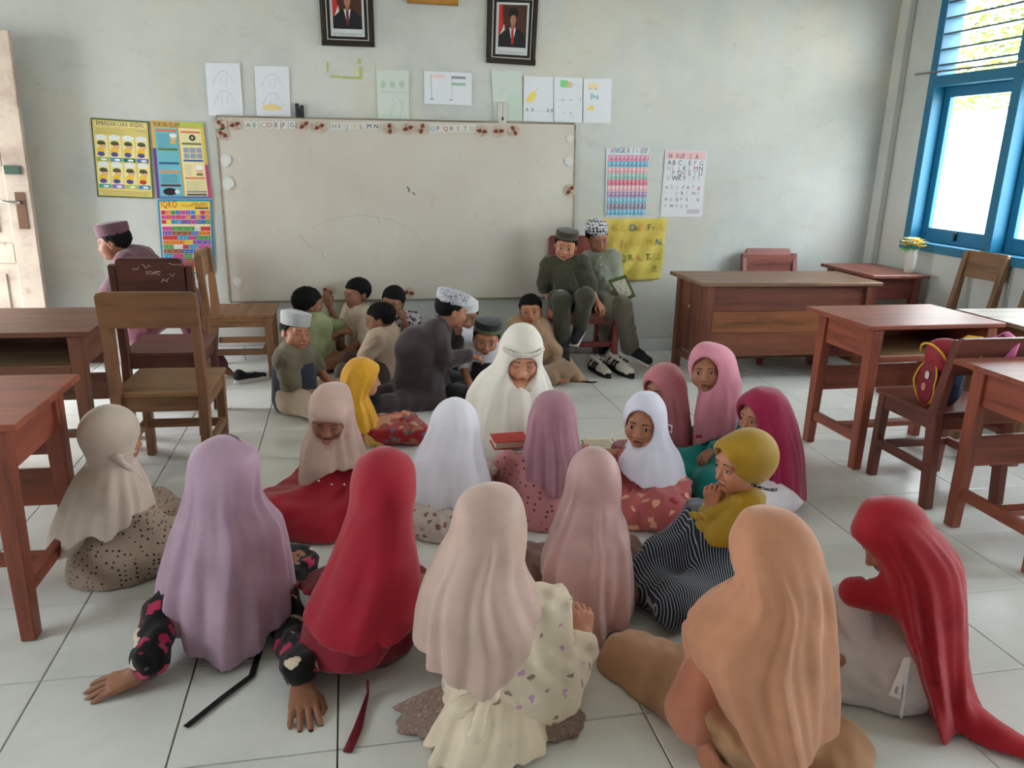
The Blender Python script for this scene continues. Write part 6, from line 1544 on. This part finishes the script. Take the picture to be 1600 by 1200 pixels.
s_ = Sheet('poster', 'pale letter chart of capital and small letters', 'poster', [(1039.7, 234.4), (1104.8, 236.3), (1096.8, 339.2), (1031.6, 338.9)], plain('chart_white', (214, 220, 226), .6), .006, .001)
s_.rect(.03, .01, .97, .13, (230, 190, 196), 2); s_.rect(.03, .13, .97, .99, (222, 222, 226), 2)
s_.text('HURUF LEPA', .10, .12, .036, [DK, (232, 210, 150), RDD, (90, 80, 90), DK, DK, (200, 190, 190), (196, 90, 90), (232, 210, 150), DK], 4, width=s_.W * .72)
pal = [RDD, (200, 206, 206), (80, 90, 100), (130, 170, 200), DK, DK, (216, 216, 220), (196, 140, 140), PNK, (150, 160, 170), DK, GRY, (70, 70, 84), GRY]
rows_ = ['ABCDEFG', 'HIJKLMN', 'OPQRSTU', 'VWXYZ?!', 'abcdefg', 'hijklmn', 'opqrstu', 'vwxyz']
for j, rw in enumerate(rows_):
    for i, ch in enumerate(rw): s_.text(ch, .07 + i * .128, (.215, .295, .37, .445, .58 - .01, .67 - .01, .76 - .01, .85)[j], .034 if j < 4 else .030, pal[(i * 5 + j * 3) % len(pal)] if (i + j) % 4 else DK, 4)
s_.rect(.62, .88, .93, .95, (196, 190, 200), 3); s_.done()
wav = lambda u, v: .006 + .010 * math.sin(9 * (u - .55 * v) + 1) * (.3 + .7 * v) * u + .006 * math.sin(21 * (u + .4 * v))
s_ = Sheet('alphabet_cloth', 'crumpled yellow cloth banner printed with the alphabet', 'banner', [(938, 342.5), (1041.8, 340.8), (1032, 436.6), (934, 441)], fabric('yellow_banner_cloth', (214, 192, 92), .7), .008, .001, None, wav, 40, 24)
rowsb = [('A', 'B', 'C', 'D', 'E', 'F', 'G'), ('H', 'I', 'J', 'K', 'L', 'M', 'N'), ('O', 'P', 'Q', 'R', 'S', 'T', 'U'), ('V', 'W', 'X', 'Y', 'Z')]
pc = {'D': (60, 100, 130), 'F': (84, 90, 50), 'N': (60, 120, 130), 'R': (80, 100, 60), 'T': (70, 74, 50), 'J': (190, 120, 50), 'E': (222, 150, 80), 'S': (222, 140, 90), 'Q': (130, 150, 80), 'U': (150, 170, 90)}
for j, rw in enumerate(rowsb):
    for i, ch in enumerate(rw):
        c = pc.get(ch, (206, 180, 76)); v = .19 + j * .24; u = .045 + i * .135 + (.13 if j == 3 else 0); s_.z = .0045
        s_.text(ch, u, v, .050, c, 3); s_.z = .0045; s_.text(ch.lower(), u + .075, v, .030, c, 3)
s_.z = .0045; s_.disc(.88, .80, .016, (110, 116, 70), 3); s_.disc(.88, .80, .010, (200, 186, 80), 4); s_.line([(.83, .86), (.93, .86)], .004, (120, 120, 70), 3); s_.done()
# ================================================================== small things on the floor and furniture
def sneaker(label, heel, toe, body, sole, mark, laces=True, group=None, zs=1.0, stripes=True):
    """heel and toe are floor points"""
    a = np.array((heel[0], heel[1], 0.0)); b = np.array((toe[0], toe[1], 0.0)); L = np.linalg.norm(b - a); d = (b - a) / L; w = np.cross((0, 0, 1.0), d)
    r = thing('sneaker', label, 'shoe', tuple(a + (b - a) / 2), 0, group); c0 = -(b - a) / 2
    T = lambda x, y, z: c0 + d * x * L + w * y * L + np.array((0, 0, z * zs * L))
    pr = [('c', T(.14, 0, .17), T(.62, 0, .13), .125 * L, .10 * L, 0), ('c', T(.6, 0, .12), T(.88, 0, .10), .125 * L, .10 * L, .05 * L), ('c', T(.14, 0, .2), T(.18, 0, .32), .11 * L, .10 * L, .03), ('e', T(.2, 0, .42), (.13 * L, .075 * L, .12 * L), np.stack([d, w, (0, 0, 1)], 1), -.02)]
    lo, hi = prim_bounds(pr); V, F = nets(lambda P: np.maximum(d_prims(P, pr), f32(.02) - P[:, 2]), lo, hi, .005); up = add_obj('upper', mesh_data('upper', V, F, body, smooth=True), r)
    n = 20; out = [(.5 + .53 * math.cos(t) * (1 if math.cos(t) > 0 else .96), .155 * math.sin(t) * (1 - .12 * math.cos(t)) * (1 - .25 * math.exp(-((math.cos(t) + .1) / .35) ** 2))) for t in np.linspace(0, 2 * math.pi, n, endpoint=False)]
    V = [T(x, y, 0) + (0, 0, .002) for x, y in out] + [T(x, y, 0) + (0, 0, .026 + .012 * (x > .93)) for x, y in out]; F = [tuple(range(n - 1, -1, -1)), tuple(range(n, 2 * n))] + [(i, (i + 1) % n, n + (i + 1) % n, n + i) for i in range(n)]
    add_obj('sole', mesh_data('sole', V, F, sole, smooth=False), r)
    if stripes:
        for s in (-1, 1):
            for x in (.16, .34, .46):
                V, F = beam_mesh(T(x, s * .118, .10), T(x + .12, s * .105, .26), .03 * L * 2, .006, bevel=.001); add_obj('side_stripe', mesh_data('side_stripe', V, F, mark), up)
    if laces:
        for x in (.40, .47, .54):
            V, F = tube_mesh([T(x, -.06, .245 - (x - .4) * .12), T(x, 0, .265 - (x - .4) * .12), T(x, .06, .245 - (x - .4) * .12)], .004, 6); add_obj('lace', mesh_data('lace', V, F, plain('lace_white', (222, 220, 214), .8), smooth=True), up)
    return r
CRM = plain('cream_leather', (206, 200, 188), .5)
sneaker('white sneaker with black stripes, left of the pair beside the dark red chair', floor_at(922, 574), floor_at(952, 592), CRM, BLK, plain('black_stripe', (30, 30, 34), .5), group='white sneakers')
sneaker('white sneaker with black stripes, right of the pair beside the dark red chair', floor_at(950, 572), floor_at(988, 592), CRM, BLK, plain('black_stripe', (30, 30, 34), .5), group='white sneakers')
sneaker('black sneaker with white laces lying by the light brown chair', floor_at(366, 600), floor_at(418, 592), BLK, WSO, WSO, stripes=False, zs=1.2)
def flat_book(label, c, size, rz, cover, page, tilt=0.0, name='book', open_=False):
    r = thing(name, label, 'book', c, rz); w_, d_, t_ = size
    R = Matrix.Rotation(tilt, 3, 'X')
    if open_:
        for s in (-1, 1):
            box('page_block', page, R @ Vector((s * w_ / 4, 0, t_ / 2)), (w_ / 2 - .003, d_, t_), r, .002, R); 
            for k in range(9): box('text_line', plain('faded_ink', (150, 140, 112), .8), R @ Vector((s * w_ / 4, d_ / 2 - .03 - k * (d_ - .05) / 9, t_ + .0004)), (w_ / 2 - .04, .003, .0006), r, .0001, R)
            box('border_line', plain('red_ink', (190, 90, 80), .8), R @ Vector((s * (w_ / 2 - .012), 0, t_ + .0005)), (.003, d_ - .02, .0006), r, .0001, R)
        box('cover', cover, R @ Vector((0, 0, -.002)), (w_ + .012, d_ + .012, .004), r, .001, R)
    else:
        box('page_block', page, R @ Vector((0, 0, t_ / 2)), (w_ - .012, d_ - .008, t_ - .006), r, .001, R); box('cover', cover, R @ Vector((0, 0, t_ - .0015)), (w_, d_, .003), r, .001, R); box('cover', cover, R @ Vector((0, 0, .0015)), (w_, d_, .003), r, .001, R)
    return r
PG = plain('page_cream', (216, 206, 182), .8)
q = depth_at(795, 690, 3.02); flat_book('red-covered book held on the teacher\'s lap', (q.x, q.y, q.z - .012), (.145, .085, .034), math.radians(4), plain('red_cover', (188, 60, 54), .5), PG, .12)
q = floor_at(962, 697, .06); flat_book('open book with cream pages under the white-veiled girl\'s hand', (q.x, q.y, .055), (.30, .20, .012), math.radians(-6), plain('tan_cover', (150, 120, 84), .6), PG, 0, 'open_book', True)
q = floor_at(1016, 868, .02); flat_book('orange-yellow book on the floor left of the striped dress', (q.x, q.y, .003), (.16, .12, .018), math.radians(24), plain('orange_cover', (222, 160, 66), .5), PG)
# green book in the boy's hand
c4 = [np.array(depth_at(px, py, yy)) for px, py, yy in ((949, 438, 5.14), (978, 429, 5.10), (993.5, 463, 5.06), (972, 474, 5.10))]; cc = sum(c4) / 4
nrm = np.cross(c4[1] - c4[0], c4[3] - c4[0]); nrm /= np.linalg.norm(nrm); nrm = nrm if nrm[1] < 0 else -nrm
gb = thing('green_book', 'green-bordered book with a pale cover held by the boy on the chair', 'book', tuple(cc))
def slab(name, k, d0, d1, m, par):
    V = [(p - cc) * k + nrm * d for d in (d0, d1) for p in c4]; F = [(0, 1, 2, 3), (4, 5, 6, 7), (0, 1, 5, 4), (1, 2, 6, 5), (2, 3, 7, 6), (3, 0, 4, 7)]; return add_obj(name, mesh_data(name, V, orient(V, F), m), par)
slab('page_block', .96, -.012, .0, PG, gb); slab('cover', 1.0, 0, .003, plain('green_cover', (78, 92, 46), .4), gb); slab('cover_panel', .72, .003, .0045, printed('pale_cover_print', (196, 190, 176), (140, 130, 110), 60, .3), gb)
# school bag on the chair
bc = Vector((2.525, 2.865, .425))
bag = thing('school_bag', 'red, blue and yellow school bag standing on the reddish chair', 'bag', tuple(bc))
def bagpart(name, prims, m, h=.006, amp=.003, parent=bag):
    lo, hi = prim_bounds(prims); V, F = nets(lambda P: d_prims(P, prims) + wrinkle(P, amp, 60, 3), lo, hi, h); V[:, 2] = np.maximum(V[:, 2], .003); return add_obj(name, mesh_data(name, V, F, m, smooth=True), parent)
E3 = np.eye(3)
bagpart('bag_body', [('e', (0, 0, .13), (.085, .075, .15), None, 0), ('e', (0, .0, .06), (.08, .075, .07), None, .03)], plain('navy_nylon', (34, 62, 96), .6, bump=.2))
bagpart('top_flap', [('e', (-.02, -.01, .235), (.075, .075, .060), None, 0), ('e', (-.05, -.02, .20), (.04, .06, .06), None, .02)], plain('red_nylon', (150, 32, 44), .6, bump=.2))
fp = bagpart('front_pocket', [('e', (-.075, -.01, .10), (.030, .058, .105), None, 0)], plain('maroon_nylon', (128, 28, 44), .6, bump=.2))
YP = plain('yellow_piping', (222, 172, 48), .6)
tube('piping', YP, [(-.098 + .02 * abs(math.cos(t)), -.01 + .064 * math.sin(t), .10 + .098 * math.cos(t)) for t in np.linspace(0, 2 * math.pi, 25)], .004, bag)
tube('piping', YP, [(-.065 - .03 * math.sin(t), .0 - .075 * math.cos(t), .215 + .055 * math.sin(t)) for t in np.linspace(0, math.pi, 16)], .005, bag)
for k, (dy, dz, cc_) in enumerate(((-.03, .14, (206, 200, 196)), (-.02, .085, (196, 130, 124)))):
    V, F = lathe_mesh([(.001, -.003), (.013, -.001), (.013, .001), (.001, .003)], 10); V = [(-.105 - z, dy + x, dz + y * 1.4) for x, y, z in V]; add_obj('badge', mesh_data('badge', V, F, plain('badge_%d' % k, cc_, .6)), fp)
tube('strap', YP, [(-.05, -.05, .24), (-.045, -.085, .12), (-.06, -.10, -.02), (-.07, -.105, -.16), (-.075, -.105, -.24)], .013, bag, 8, (1, .3))
PS = plain('pink_webbing', (214, 110, 160), .7)
tube('shoulder_strap', YP, [(.0, -.02, .26), (.03, -.07, .315), (.02, -.14, .325), (.0, -.17, .30), (-.01, -.175, .24)], .018, bag, 8, (1, .35))
tube('shoulder_strap', PS, [(.10, -.06, .22), (.135, -.09, .31), (.145, -.14, .345), (.15, -.185, .32), (.115, -.20, .23)], .022, bag, 8, (1, .25))
